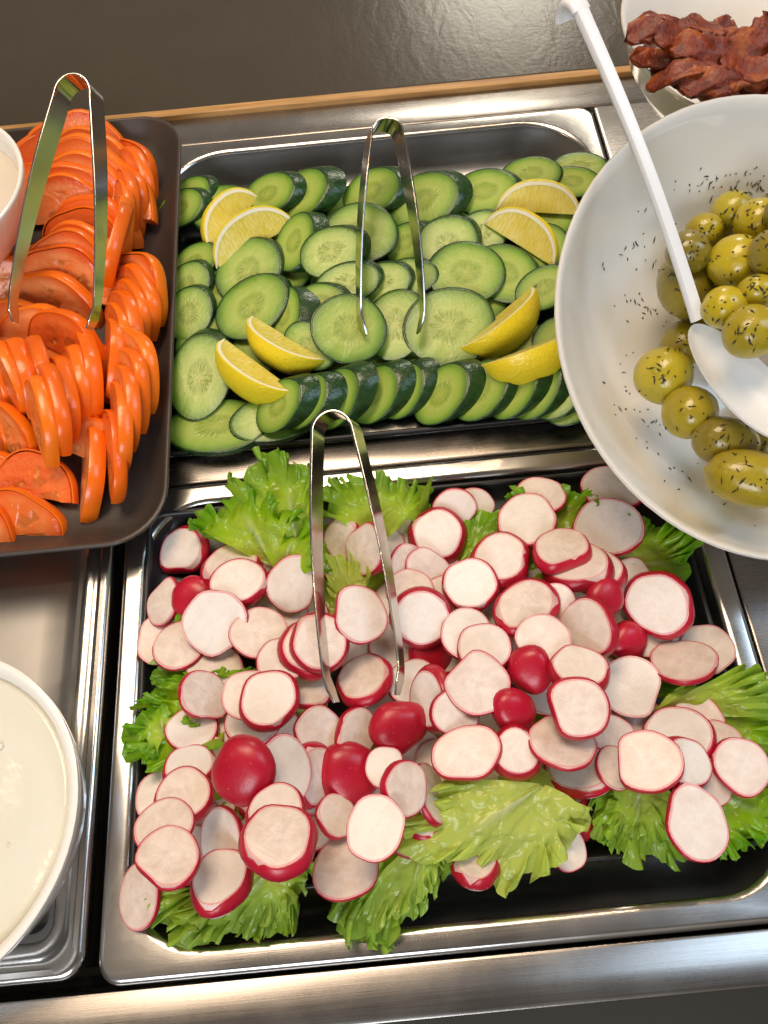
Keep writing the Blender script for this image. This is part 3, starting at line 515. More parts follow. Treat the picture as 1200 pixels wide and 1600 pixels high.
# pixel x, y, width, height, kind, lean side, spin degrees ; bottom ones first
#   d disc, t thick with red side, c red end cap, b oblong slice with a flat cut
RAD = [
 # buried layer
 (470,960,88,80,'d',1),(560,1010,90,80,'d',1),(680,900,86,76,'d',1),(620,940,84,74,'d',1),(760,950,90,78,'d',1),(850,905,88,76,'d',1),(900,930,88,76,'d',1),
 (980,960,86,74,'d',1),(700,1010,88,80,'d',1),(600,1100,90,82,'d',1),(770,1120,90,80,'d',1),(860,1080,90,80,'d',1),(940,1120,92,84,'d',1),(520,1180,92,86,'t',1),(430,1150,92,86,'d',1),
 (350,1160,90,84,'d',1),(650,1180,92,86,'d',1),(800,1200,92,86,'d',1),(330,1250,90,84,'d',1),(420,1240,92,86,'t',1),(610,1260,92,86,'d',1),(480,1290,86,80,'d',1),(400,940,80,70,'d',1),
 (540,880,80,70,'d',1),(1030,1010,86,78,'d',1),(880,1230,80,72,'t',1),(720,1240,86,76,'d',1),
 (300,1290,90,84,'d',1),(255,1245,84,80,'d',1),(300,1335,88,80,'d',1),(560,1310,84,78,'d',1),(640,1300,80,76,'d',1),(690,1195,88,80,'d',1),(770,1240,84,76,'d',1),(830,1280,76,70,'d',1),(1000,1130,88,82,'d',1),(1090,1125,80,76,'d',1),(1120,1165,80,76,'d',1),(320,1190,84,78,'d',1),(300,1140,80,76,'d',1),(250,1000,80,76,'d',1),(335,1045,86,80,'d',1),(480,1240,88,80,'d',1),(930,1060,88,80,'d',1),(820,990,88,80,'d',1),(440,960,84,76,'d',1),(620,1010,86,80,'d',1),(390,1320,80,76,'d',1),
 # back rim
 (743,794,66,70,'d',1),(709,800,76,76,'d',1),(633,820,66,66,'d',-1),(684,836,88,82,'t',-1),(842,777,82,62,'d',1),(823,812,95,73,'d',1),
 (955,765,98,72,'d',1),(951,823,108,87,'d',1),(990,905,70,64,'d',1),
 (285,862,74,84,'t',-1),(256,940,62,78,'b',-1),(298,935,64,76,'c',-1),(282,1008,88,78,'d',-1),
 (415,856,92,66,'t',1),(362,884,90,66,'t',1),(372,910,88,72,'t',1),(459,912,88,88,'d',-1),(336,972,104,106,'d',-1),(404,989,88,76,'d',1),
 (440,1032,80,66,'d',1),(484,1012,92,90,'t',1),(500,1003,92,92,'t',1),
 (537,843,60,72,'t',-1),(603,862,64,84,'d',1),(572,857,62,92,'b',-1),(641,889,72,76,'d',1),(668,893,70,74,'d',1),
 (784,873,96,76,'t',1),(705,932,84,80,'d',-1),(735,913,86,82,'t',-1),
 (930,893,88,62,'t',1),(902,884,100,62,'t',1),(878,860,92,64,'t',1),(950,932,66,62,'c',1),(865,942,66,64,'d',1),(822,948,102,80,'t',-1),
 (640,924,80,60,'d',1),(561,960,88,92,'d',1),(676,1024,76,66,'c',1),(659,965,92,92,'t',1),(730,992,90,74,'d',1),(757,1012,86,78,'d',1),
 (1010,992,76,74,'d',1),(1028,944,92,102,'t',-1),(918,982,72,104,'b',-1),(985,1002,68,66,'c',1),(850,1001,88,80,'d',1),(828,1047,66,78,'c',-1),(905,1046,88,40,'t',1),
 (1105,1014,84,70,'d',1),(1068,1034,103,80,'d',1),(986,1073,99,97,'d',1),
 (645,1066,84,70,'d',1),(568,1060,95,88,'t',1),(672,1092,62,96,'t',-1),(711,1114,74,78,'d',1),(744,1066,106,106,'d',1),
 (806,1112,78,62,'c',1),(806,1175,78,76,'t',1),(955,1155,70,76,'d',1),(903,1200,100,74,'t',1),(878,1160,104,78,'d',1),(902,1106,98,97,'t',1),
 (485,1082,72,56,'d',1),(497,1142,70,76,'d',1),(556,1146,62,84,'b',1),(625,1138,92,94,'c',1),(729,1178,108,104,'b',1),
 (319,1088,70,86,'b',1),(395,1130,86,70,'d',1),(388,1086,84,76,'d',-1),(420,1092,96,86,'t',1),
 (486,1212,58,96,'t',1),(547,1213,90,106,'c',1),(443,1206,78,112,'d',1),(375,1208,88,114,'c',-1),
 (296,1198,80,58,'t',1),(287,1244,92,80,'t',1),(432,1268,90,70,'t',1),(435,1310,116,72,'t',1),(347,1312,70,98,'d',-1),(257,1288,90,66,'d',1),(345,1374,96,66,'t',1),(262,1340,103,86,'d',1),(219,1400,66,97,'d',-1),
 (600,1198,62,60,'d',1),(525,1275,70,76,'d',1),(660,1288,56,46,'t',1),(672,1240,56,108,'b',1),(630,1234,74,94,'b',1),(540,1357,108,104,'d',1),(587,1294,98,92,'d',1),
 (905,1290,58,56,'c',1),(888,1328,60,62,'d',1),(743,1346,76,54,'t',1),
 (962,1200,62,70,'d',1),(1060,1150,102,84,'t',1),(1113,1224,60,74,'d',1),(1072,1192,66,84,'t',1),(1010,1190,110,102,'b',1),(1158,1197,88,90,'d',1),(1088,1286,103,110,'d',1),
]
NB = 48
rad_items = []
for i, (x, y, w, h, kind, side) in enumerate(RAD):
    zg = 0.02
    for final in (False, True):
        R = mpp(at(x, y, zg))*max(w, h)/2; sd = 100+i; buried = i < NB
        n = lean_from_view(x, y, w, h, side); r = random.Random(sd); spin = r.uniform(0, 6.28)
        if kind == 'c':
            (v, f, uv), (sv, sf) = cap_meshes(28, R*0.98, R*r.uniform(0.50, 0.62), sd); n = np.array([side*0.25, -0.35, 1.0])
            off = R*0.32
        else:
            t = {'d': r.uniform(.0022, .0034), 't': r.uniform(.0046, .0066), 'b': r.uniform(.0032, .0048)}[kind]
            tp = {'d': r.uniform(-0.05, 0.05), 't': r.uniform(0.08, 0.22), 'b': r.uniform(0.0, 0.1)}[kind]
            cut = (r.uniform(0, 6.28), r.uniform(0.72, 0.84)) if kind == 'b' or r.random() < 0.25 else None
            ry = R*(r.uniform(0.78, .88) if kind == 'b' else r.uniform(0.92, 1.0))
            (v, f, uv), (sv, sf) = slice_meshes('radish', 32, R, ry, t, 0.065, sd, tp, 0.004 if kind != 't' else 0.04, chip=r.choice((0.12, .25, .4, .6)), cut=cut, st=0.00024, cup=r.uniform(-.0005, .0007))
            off = 0.0
        pts = np.concatenate([sample(v, f, 500, sd), sample(sv, sf, 400, sd)])-np.array([0, 0, off])
        loc, Rm = place(RH, pts, x, y, n, spin, relax=0.0 if kind == 'c' else (0.30 if not buried else 0.4), pen=0.055, soft=0.965 if not buried else 0.88, stamp=final, sink=0.003 if kind == 'c' else 0.0)
        zg = loc[2]
    o = empty('radish_slice'); put(o, loc, Rm); obj('flesh', mesh('radish_flesh', v-np.array([0, 0, off]), f, uv, sharp=55), 'radish_flesh', o)
    s = obj('skin', mesh('radish_skin', sv-np.array([0, 0, off]), sf, sharp=60), 'radish_skin', o)
    tag(o, None, 'radish', 'sliced radishes heaped on the black tray')
    look = {'d': 'thin pale radish disc', 't': 'thick radish slice with red side', 'c': 'domed red radish end', 'b': 'pale oblong radish slice'}[kind]
    rad_items.append((o, 'half buried radish slice' if buried else look, proj(loc)))
label_by_landmark(rad_items, [('the left radish tong tip', (514, 1095)), ('the right radish tong tip', (632, 1075)), ('the bend of the radish tongs', (525, 700)), ('the front rim of the olive bowl', (975, 780)),
    ('the tray corner at back left', (250, 820)), ('the lettuce at the left edge', (260, 1130)), ('the front left pan corner', (215, 1440)), ('the front left lettuce leaf', (370, 1420)), ('the long front lettuce leaf', (590, 1400)),
    ('the large pale lettuce leaf', (800, 1290)), ('the front right lettuce leaf', (980, 1290)), ('the right frame edge', (1190, 1200)), ('the lettuce below the olive bowl', (1050, 870)), ('the pale lettuce at right', (1110, 1080)),
    ('the tall lettuce at back left', (430, 780)), ('the back edge beside the tongs', (740, 770)), ('the middle of the radish heap', (760, 1060)), ('the right arm of the radish tongs', (600, 900)), ('the right half centre', (900, 1040)),
    ('the left half centre', (400, 1080)), ('the tray back edge right of centre', (850, 770)), ('the lowest middle of the heap', (620, 1200))], '')

# ------------------------------------------------------------------ cucumbers
CH = Heap(-0.20, 0.24, -0.02, 0.34, -0.005)
CH.raise_to(lambda X, Y: np.where(inr(X, Y, -0.125, 0.165, 0.10, 0.235), 0.004, -1))
CH.raise_to(lambda X, Y: np.where(~inr(X, Y, PX0+.014, PX1-.014, PYM+.0, PY1-.014), 0.0, -1))
CH.raise_to(lambda X, Y: np.where(Y < 0.0525, 0.006, -1))
# x, y, long radius px, short/long, long-axis angle (deg, image), lean azimuth deg, lean amount, thickness mm, peel shift
CUC = [
 # hidden support
 (350,330,52,.8,0,270,.1,6,0),(450,330,52,.8,10,270,.1,6,0),(560,330,52,.8,-10,270,.1,6,0),(660,335,52,.8,0,270,.1,6,0),(760,335,52,.8,20,270,.1,6,0),(850,340,52,.8,0,270,.1,6,0),
 (340,450,54,.8,0,270,.1,6,0),(440,430,54,.8,30,270,.1,6,0),(540,440,54,.8,0,270,.1,6,0),(640,450,54,.8,0,270,.1,6,0),(740,470,54,.8,0,270,.1,6,0),(840,440,54,.8,0,270,.1,6,0),
 (320,540,54,.8,80,270,.1,6,0),(420,540,54,.8,0,270,.1,6,0),(560,560,54,.8,0,270,.1,6,0),(680,560,54,.8,0,270,.1,6,0),(800,540,54,.8,0,270,.1,6,0),(880,540,50,.8,0,270,.1,6,0),
 # back row, shingled
 (905,262,44,.62,-5,250,.15,5,3),(895,284,42,.6,-10,250,.2,5,3),(832,272,46,.6,-8,240,.2,6,3),(762,300,52,.72,-12,215,.35,6,4),(672,312,56,.74,8,205,.42,8,7),(592,298,46,.78,10,205,.40,8,7),
 (482,303,50,.74,20,200,.42,9,8),(428,303,46,.68,-5,205,.40,7,5),(300,305,40,.7,15,220,.3,6,4),(288,325,40,.7,15,220,.3,6,4),
 # middle rows
 (645,378,36,.85,0,200,.4,7,6),(757,362,38,.85,-20,230,.25,5,3),(702,378,48,.82,10,240,.28,6,4),(441,372,34,.8,30,190,.45,7,6),(472,378,52,.62,70,190,.45,8,6),(565,364,56,.80,-15,250,.2,6,2),(524,392,48,.74,15,225,.35,8,5),
 (850,385,44,.8,60,250,.2,5,2),(792,428,58,.80,-70,210,.22,5,2),(728,426,60,.78,-12,255,.15,5,2),(640,432,46,.6,-5,240,.2,5,3),(600,440,46,.62,0,240,.25,5,3),(850,450,48,.7,30,250,.2,5,2),(546,440,50,.55,5,240,.25,5,3),
 (510,470,40,.7,-30,220,.3,5,3),(460,492,50,.58,80,190,.50,9,7),(487,540,46,.7,-50,220,.3,5,2),
 (306,412,42,.75,40,240,.2,5,2),(296,445,42,.78,50,240,.25,5,3),(392,422,58,.84,55,240,.22,6,3),(298,488,46,.78,70,250,.25,5,3),(398,478,62,.78,42,235,.22,6,3),
 (619,507,62,.76,70,250,.22,5,2),(702,510,71,.78,12,262,.24,6,2),(545,513,56,.97,0,262,.34,6,2),
 # front rows
 (340,668,84,.5,-5,265,.1,5,0),(430,655,70,.5,8,260,.15,5,0),(900,625,50,.7,30,215,.3,6,3),(880,610,50,.72,40,205,.4,6,4),(848,606,50,.70,45,200,.48,8,6),(812,604,50,.72,45,200,.48,8,6),(762,607,54,.74,40,200,.46,8,6),(703,612,54,.74,40,200,.48,9,7),
 (640,607,48,.76,45,200,.48,8,7),(598,612,50,.76,42,200,.48,8,7),(538,618,52,.74,40,200,.46,9,7),(490,625,48,.74,45,200,.46,9,7),(450,630,46,.74,45,200,.46,8,7),(316,583,72,.66,80,262,.18,9,6),
]
cuc_items = []
for i, (x, y, rl, asp, ang, az, le, tmm, sh) in enumerate(CUC):
    buried = i < 18; sd = 400+i; r = random.Random(sd)
    R = mpp(at(x, y, 0.025))*rl*1.04; n = np.array([math.cos(math.radians(az))*le, math.sin(math.radians(az))*le, 1.0])
    al = math.radians(38); asp2 = min(1.0, asp/0.86 if abs(ang) < 30 else asp*1.02)
    shv = sh/1000*np.array([math.cos(math.radians(az+180-ang)), math.sin(math.radians(az+180-ang))])*1.4
    (v, f, uv), (sv, sf) = slice_meshes('cucumber', 34, R, R*asp2, tmm/1000, 0.02, sd, 0.0, 0.008, shear=shv, chip=0.0, st=0.0005)
    pts = np.concatenate([sample(v, f, 600, sd), sample(sv, sf, 500, sd)])
    loc, Rm = place(CH, pts, x, y, n, math.radians(ang), relax=0.16, pen=0.06, soft=0.93)
    o = empty('cucumber_slice'); put(o, loc, Rm); obj('flesh', mesh('cucumber_flesh', v, f, uv, sharp=55), 'cucumber_flesh', o)
    obj('peel', mesh('cucumber_peel', sv, sf, sharp=60), 'cucumber_peel', o)
    tag(o, None, 'cucumber', 'cucumber slices laid out in the back pan')
    look = 'covered cucumber slice' if buried else ('thick oval cucumber slice with dark peel' if tmm >= 7 else ('round cucumber slice' if asp > .9 else 'thin oval cucumber slice'))
    cuc_items.append((o, look, proj(loc)))

# ------------------------------------------------------------------ lemon wedges
def lemon_meshes(Lh, R, half, seed):
    zs = np.linspace(-1, 1, 25); n = 15; ph = np.linspace(-half, half, n)
    prof = np.power(np.clip(1-np.abs(zs)**2.3, 0, 1), 0.58)*R
    prof[0] = prof[-1] = 0.0006; tip = np.abs(zs) > 0.93
    def shell(r_out, r_in, zsc):
        V, F = [], []
        sec = []
        for k, z in enumerate(zs):
            a = np.c_[r_out[k]*np.cos(ph), r_out[k]*np.sin(ph), np.full(n, z*Lh)]; b = np.c_[r_in[k]*np.cos(ph), r_in[k]*np.sin(ph), np.full(n, z*Lh*zsc)]
            sec.append(np.concatenate([a, b[::-1]]))
        v, f = loft(sec, True, True, True); return v, f
    r1 = np.maximum(prof-0.0011, 0.0004); r2 = np.maximum(prof-0.0034, 0.0003)
    rind = shell(prof, r1, 0.985); pith = shell(r1, r2, 0.97)
    sec = []
    for k, z in enumerate(zs):
        z2 = z*0.93; rr = max(float(np.interp(z2, zs, r2)), 0.0003); bul = 0.0
        p2 = np.linspace(-half*0.995, half*0.995, n); a = np.c_[rr*np.cos(p2), rr*np.sin(p2), np.full(n, z2*Lh)]
        c0 = np.array([[0.0002, 0, z2*Lh]]); m1 = np.array([[rr*0.5*math.cos(half*0.93), rr*0.5*math.sin(half*0.93), z2*Lh]]); m2 = m1*np.array([[1, -1, 1]])
        sec.append(np.concatenate([a, m1, c0, m2]))
    pulp = loft(sec, True, True, True)
    return rind, pith, pulp
lem_data = [  # centre px, long axis angle(image deg), direction of the rind in image (deg) and upward part, length px, half angle
 (348,335,52,140,0.30,128,36,'lemon wedge behind its twin at back left, rind towards the steel rim'),
 (385,362,32,118,0.35,148,34,'lemon wedge in front of its twin at back left, pulp facing up'),
 (842,308,-12,78,0.40,132,36,'lemon wedge at back right, half hidden by its twin'),
 (826,362,-48,42,0.35,140,34,'pale lemon wedge at back right, resting against the olive bowl'),
 (432,545,-42,228,0.02,150,36,'lemon wedge at front left, upper of the crossed pair'),
 (384,588,-46,222,0.04,160,36,'lemon wedge at front left, lower of the pair'),
 (794,510,36,300,0.22,166,36,'lemon wedge at front right, long yellow rind towards the viewer'),
 (835,560,14,282,0.30,150,36,'lemon wedge at front right, touching the olive bowl'),
]
lem = []
for k, (x, y, ang, rd, up, ln, half, lab) in enumerate(lem_data):
    Lh = mpp(at(x, y, 0.035))*ln/2*1.04; Rr = Lh*0.74
    parts = lemon_meshes(Lh, Rr, math.radians(half), k)
    zc = np.array([math.cos(math.radians(ang)), math.sin(math.radians(ang)), 0.10 if k in (6, 7) else 0.0]); zc /= np.linalg.norm(zc)
    xc = np.array([math.cos(math.radians(rd)), math.sin(math.radians(rd)), up]); xc -= zc*(xc@zc); xc /= np.linalg.norm(xc); yc = np.cross(zc, xc); Rm = np.c_[xc, yc, zc]
    ctr = np.array([Rr*0.52, 0, 0]); pts = np.concatenate([sample(p[0], p[1], 500, k) for p in parts])-ctr
    z = 0.03
    for it in range(4):
        c = at(x, y, z); q = pts@Rm.T; q[:, 0] += c[0]; q[:, 1] += c[1]; z = CH.rest(q, 0.93)
    c = at(x, y, z); CH.stamp(pts@Rm.T+np.array([c[0], c[1], z]))
    root = empty('lemon_wedge'); put(root, c, Rm)
    for nm, p, mt in zip(('rind', 'pith', 'pulp'), parts, ('lemon_rind', 'lemon_pith', 'lemon_pulp')): obj(nm, mesh('lemon_'+nm, p[0]-ctr, p[1], sharp=38), mt, root)
    tag(root, lab, 'lemon', 'lemon wedges on the cucumbers')
label_by_landmark(cuc_items, [('the tip of the cucumber tongs on the left', (562, 515)), ('the tip of the cucumber tongs on the right', (662, 515)), ('the lemon pair at back left', (365, 345)), ('the lemon pair at front left', (405, 565)),
    ('the lemon pair at back right', (840, 335)), ('the lemon pair at front right', (805, 540)), ('the bend of the cucumber tongs', (600, 240)), ('the front left tray corner', (280, 680)), ('the front edge middle', (600, 650)), ('the back right pan corner', (920, 240)),
    ('the left end behind the tomato tray', (280, 450)), ('the middle of the cucumbers', (600, 400)), ('the front right tray corner', (890, 640)), ('the back edge right of the tongs', (720, 270)), ('the back edge left of the tongs', (480, 270)), ('the middle right', (740, 430)), ('the middle left', (440, 460))], '')

# ------------------------------------------------------------------ tomatoes
def tomato_meshes(R, t, seed):
    r = np.random.default_rng(seed); n = 22; th = np.linspace(0.02, np.pi-0.02, n); k = 1+0.04*np.cos(3*th+r.uniform(0, 6))+0.03*np.cos(5*th+r.uniform(0, 6)); dep = r.uniform(0.86, 1.0)
    arc = np.c_[R*k*np.cos(th), R*dep*k*np.sin(th)]; nc = 9; ch = np.c_[np.linspace(arc[-1, 0], arc[0, 0], nc+2)[1:-1], np.full(nc, -0.01*R)+r.uniform(-.012, .012, nc)*R]
    o = np.concatenate([arc, ch]); N = len(o); c = np.array([0, R*0.4]); h = t/2
    def ring(q, z): return np.c_[c+(o-c)*q, np.full(N, z)]
    rs = [ring(.1, h)]+[ring(.5, h)+np.c_[np.zeros((N, 2)), r.uniform(-.3, .3, N)*0.0012]]+[ring(.85, h), ring(.975, h), ring(.99, h-.0004), ring(.995, 0), ring(.99, -h+.0004), ring(.975, -h), ring(.85, -h), ring(.5, -h), ring(.1, -h)]
    v, f = loft(rs); f = [q[::-1] for q in f]; f.append(tuple(range(N))); k0 = (len(rs)-1)*N; f.append(tuple(range(k0+N-1, k0-1, -1)))
    uv = np.c_[0.5+v[:, 0]/(2*R), 0.5+v[:, 1]/(2*R*dep)]
    st = 0.0006; nrm = arc/np.linalg.norm(arc, axis=1)[:, None]; tp = r.uniform(-0.10, 0.10)
    def band(z, d): return np.c_[arc*(1+0.03*(1-(z/h)**2)+tp*z/h*0.4)+nrm*d, np.full(n, z)]
    prof = [(h+.0001, -.0004), (h+.0001, st*.6), (h*.7, st), (0, st), (-h*.7, st), (-h-.0001, st*.6), (-h-.0001, -.0004)]
    sv, sf = loft([band(z, d) for z, d in prof], False); sf = [q[::-1] for q in sf]
    return (v, f, uv), (sv, sf)
TH = Heap(-0.46, -0.08, -0.05, 0.36, 0.009)
# x, y, azimuth of the rounded side (deg), lean of the slice plane (deg), radius px
TOM = [(60,300,60,25,62),(120,300,60,25,62),(190,300,60,25,62),(60,420,60,25,62),(130,430,60,25,62),(190,440,60,25,62),(60,540,60,25,62),(130,560,60,25,62),(180,600,60,25,62),(40,640,60,25,62),(110,650,60,25,62),(150,690,60,25,58)]
def fan(x0, y0, x1, y1, n, a0, a1, l0, l1, rp):
    for k in range(n):
        u = k/max(1, n-1); TOM.append((x0+(x1-x0)*u, y0+(y1-y0)*u, a0+(a1-a0)*u, l0+(l1-l0)*u, rp))
fan(210, 258, 186, 372, 7, 38, -10, 48, 56, 60); fan(42, 262, 122, 215, 4, 125, 95, 46, 46, 60); fan(140, 238, 100, 310, 5, 78, 88, 46, 54, 62)
fan(150, 345, 98, 420, 5, 70, 78, 44, 52, 60); fan(14, 445, 84, 462, 2, 105, 66, 48, 56, 68)
fan(226, 440, 180, 545, 6, 32, 6, 46, 54, 60); fan(30, 505, 105, 520, 3, 80, 60, 44, 48, 62)
fan(214, 565, 190, 655, 4, 22, 6, 50, 56, 65); fan(180, 700, 146, 730, 2, 8, 2, 56, 52, 66)
fan(-40, 575, 60, 578, 5, 42, 20, 54, 58, 61); fan(138, 575, 64, 645, 5, 14, 20, 55, 54, 65); fan(-30, 655, 20, 670, 2, 50, 40, 46, 48, 62)
TOM += [(60,742,72,26,64),(-30,730,80,30,62),(28,800,78,38,66),(-45,820,85,35,64)]
tom_items = []
for i, (x, y, az, lam, rp) in enumerate(TOM):
    sd = 700+i; r = random.Random(sd); R = mpp(at(x, y, .035))*rp*1.19; t = r.uniform(.0070, .0092)
    (v, f, uv), (sv, sf) = tomato_meshes(R, t, sd); a = math.radians(az+r.uniform(-2.5, 2.5)); l = math.radians((lam+7 if lam > 40 else lam)+r.uniform(-2, 2))
    h = np.array([math.cos(a), math.sin(a), 0]); yc = h*math.cos(l)+np.array([0, 0, math.sin(l)]); zc = -h*math.sin(l)+np.array([0, 0, math.cos(l)]); xc = np.cross(yc, zc); Rm = np.c_[xc, yc, zc]
    ctr = np.array([0, R*0.45, 0]); pts = np.concatenate([sample(v, f, 600, sd), sample(sv, sf, 300, sd)])-ctr; z = .03
    for it in range(8):
        c = at(x, y, z); q = pts@Rm.T; q[:, 0] += c[0]; q[:, 1] += c[1]; z = 0.5*z+0.5*TH.rest(q, 0.90 if i < 12 else 0.74)
    c = at(x, y, z); TH.stamp(pts@Rm.T+np.array([c[0], c[1], z]))
    o = empty('tomato_slice'); put(o, c, Rm); obj('flesh', mesh('tomato_flesh', v-ctr, f, uv, sharp=50), 'tomato_flesh', o)
    obj('skin', mesh('tomato_skin', sv-ctr, sf, sharp=60), 'tomato_skin', o); tag(o, None, 'tomato', 'half slices of tomato shingled on the brown tray')
    look = 'covered tomato half slice' if i < 12 else ('tomato half slice lying open' if lam < 40 else 'leaning tomato half slice')
    tom_items.append((o, look, proj(c)))
label_by_landmark(tom_items, [('the back right tray corner', (260, 200)), ('the right tip of the tomato tongs', (150, 505)), ('the left tip of the tomato tongs', (15, 505)), ('the front edge of the brown tray', (90, 800)), ('the white sauce bowl', (30, 300)), ('the right tray edge', (260, 450)),
    ('the front right tray corner', (220, 740)), ('the bend of the tomato tongs', (125, 160)), ('the left frame edge, middle', (0, 590)), ('the middle of the tomato tray', (120, 400)), ('the front middle of the tomatoes', (120, 610))], '')

# ------------------------------------------------------------------ bowls
def bowl(prof_out, prof_in, name, loc, n, label, group, mat='white_porcelain'):
    v, f = lathe(prof_out+prof_in); N = 72; f.append(tuple(range(N-1, -1, -1))); k = (len(prof_out)+len(prof_in)-1)*N; f.append(tuple(range(k, k+N)))
    f = [q for q in f]; o = obj(name, mesh(name, v, f, sharp=60), mat); put(o, np.array(loc), frame(n, 0)); tag(o, label, 'bowl', group); return o, v, f
# olive bowl, leaning towards the viewer (its rim centre is the origin)
OB_n = np.array([0.15, -0.40, 1.0]); OB_c = np.array([0.1997, 0.039, 0.085]); OB_R = 0.1140
po = [(0.030, -0.066), (0.044, -0.067), (0.046, -0.064), (0.060, -0.058), (0.082, -0.044), (0.100, -0.024), (0.1115, -0.003), (0.1142, 0.0000), (0.1146, 0.0016)]
pi = [(0.1138, 0.0026), (0.1122, 0.0018), (0.1085, -0.004), (0.097, -0.0225), (0.080, -0.039), (0.060, -0.052), (0.040, -0.058), (0.020, -0.0605), (0.004, -0.061)]
ob, obv, obf = bowl(po, pi, 'olive_bowl', OB_c, OB_n, 'large glossy white bowl of green olives, tilted towards the viewer', None)
OBR = frame(OB_n, 0)
OH = Heap(0.05, 0.36, -0.12, 0.20, -0.05, 0.0014)
kin = len(po)*72
OH.stamp(sample(obv, [q for q in obf if min(q) >= kin], 60000, 1)@OBR.T+OB_c)
OLV = [(x, y, 68, 64, 0) for x, y in ((1150,345),(1210,340),(1100,410),(1160,400),(1220,400),(1270,420),(1090,470),(1150,465),(1210,460),(1270,480),(1100,530),(1160,710),(1160,530),(1280,540),(1260,600),(1220,710))] + [
 (1070,445,76,112,82),(1066,538,62,70,60),(1102,292,84,70,30),(1190,300,52,52,0),(1143,331,58,56,0),(1184,347,66,62,0),(1232,330,64,58,0),(1150,285,66,62,0),(1215,270,66,62,0),(1075,395,62,60,0),(1100,361,52,56,0),(1150,410,78,74,10),(1210,395,70,66,0),(1183,457,56,52,0),(1132,481,62,60,0),(1173,519,80,74,20),(1240,500,76,70,0),
 (1036,587,78,80,0),(1078,645,76,74,0),(1134,690,94,70,-12),(1190,690,80,66,-20),(1170,748,118,80,-22),(1260,740,90,70,0)]
NO = 16; ol_items = []; ol_bvh = []
for i, (x, y, w, h, ang) in enumerate(OLV):
    zg = 0.07
    for final in (False, True):
        sd = 900+i; r = random.Random(sd); s = mpp(at(x, y, zg))*1.13; A, B = s*w/2, s*h/2
        if B > A: A, B = B, A
        nu, nv = 24, 15; rings = []
        for k in range(nv):
            u = -1+2*k/(nv-1); th = math.asin(max(-1, min(1, u)))*0.985; x0 = A*math.sin(th)+(0.03*A*abs(u)**6*u); rr = B*max(math.cos(th), 0.03)*(1+0.04*math.sin(2.2*u+i)); aa = np.linspace(0, 2*np.pi, nu, endpoint=False)
            wob = 1+0.025*np.cos(2*aa+i+u)+0.02*np.cos(3*aa+2*i-u); rings.append(np.c_[np.full(nu, x0), rr*wob*np.cos(aa), rr*wob*np.sin(aa)])
        v, f = loft(rings, True, True, True); f = [q[::-1] for q in f]
        Rm = frame((r.uniform(-.3, .3), r.uniform(-.3, .3), 1), math.radians(ang if i >= NO else r.uniform(0, 180))); pts = sample(v, f, 700, sd); z = 0.05
        for it in range(12):
            c = at(x, y, z); q = pts@Rm.T; q[:, 0] += c[0]; q[:, 1] += c[1]; z = 0.5*z+0.5*OH.rest(q, 0.95)
        zg = z; c = at(x, y, z)
        if final: OH.stamp(pts@Rm.T+np.array([c[0], c[1], z]))
    o = obj('olive', mesh('olive', v, f), 'olive_skin'); put(o, c, Rm); tag(o, None, 'olive', 'green olives in the white bowl')
    wv = v@Rm.T+c; ol_bvh.append((wv, f))
    if r.random() < 0.6:                      # stalk scar
        sv = np.c_[A*1.008*np.ones(10), B*.16*np.cos(np.arange(10)*.628), B*.16*np.sin(np.arange(10)*.628)]; sv2 = np.concatenate([sv*np.array([.955, 1.25, 1.25]), sv, [[A*.975, 0, 0]]])
        sf = [(j, (j+1) % 10, (j+1) % 10+10, j+10) for j in range(10)]+[(10+j, 10+(j+1) % 10, 20) for j in range(10)]; obj('stalk_scar', mesh('stalk_scar', sv2, sf), 'olive_mark', o)
    ol_items.append((o, 'covered green olive' if i < NO else ('long green olive' if A > 1.15*B else 'round green olive'), proj(c)))
label_by_landmark(ol_items, [('the neck of the white spoon', (1095, 490)), ('the upper end of the olive heap', (1110, 270)), ('the lower edge of the white spoon bowl', (1120, 600)), ('the right frame edge near the top', (1200, 310)), ('the lowest point of the olive heap', (1170, 770)), ('the left end of the olive heap', (1010, 580)), ('the right frame edge, middle', (1200, 470))], '')

# sun-dried tomato bowl
SB = np.array([0.258, 0.271, 0.080])
po2 = [(0.024, -0.062), (0.036, -0.063), (0.038, -0.058), (0.056, -0.045), (0.072, -0.024), (0.081, -0.003), (0.0832, 0.0), (0.0834, 0.0012)]; pi2 = [(0.0826, 0.0020), (0.0812, 0.0010), (0.078, -0.004), (0.066, -0.024), (0.050, -0.042), (0.030, -0.054), (0.004, -0.056)]
sb, sbv, sbf = bowl(po2, pi2, 'dried_tomato_bowl', SB, (0.02, -0.10, 1), 'white bowl of dark red dried tomatoes behind the olive bowl', None)
SH = Heap(0.14, 0.38, 0.15, 0.40, -0.05); k2 = len(po2)*72; SH.stamp(sample(sbv, [q for q in sbf if min(q) >= k2], 40000, 2)@frame((0.02, -0.10, 1), 0).T+SB)
SH.raise_to(lambda X, Y: np.where(np.hypot(X-SB[0], Y-SB[1]) < 0.070, SB[2]-0.017, -1))
dr_items = []; rr0 = random.Random(5)
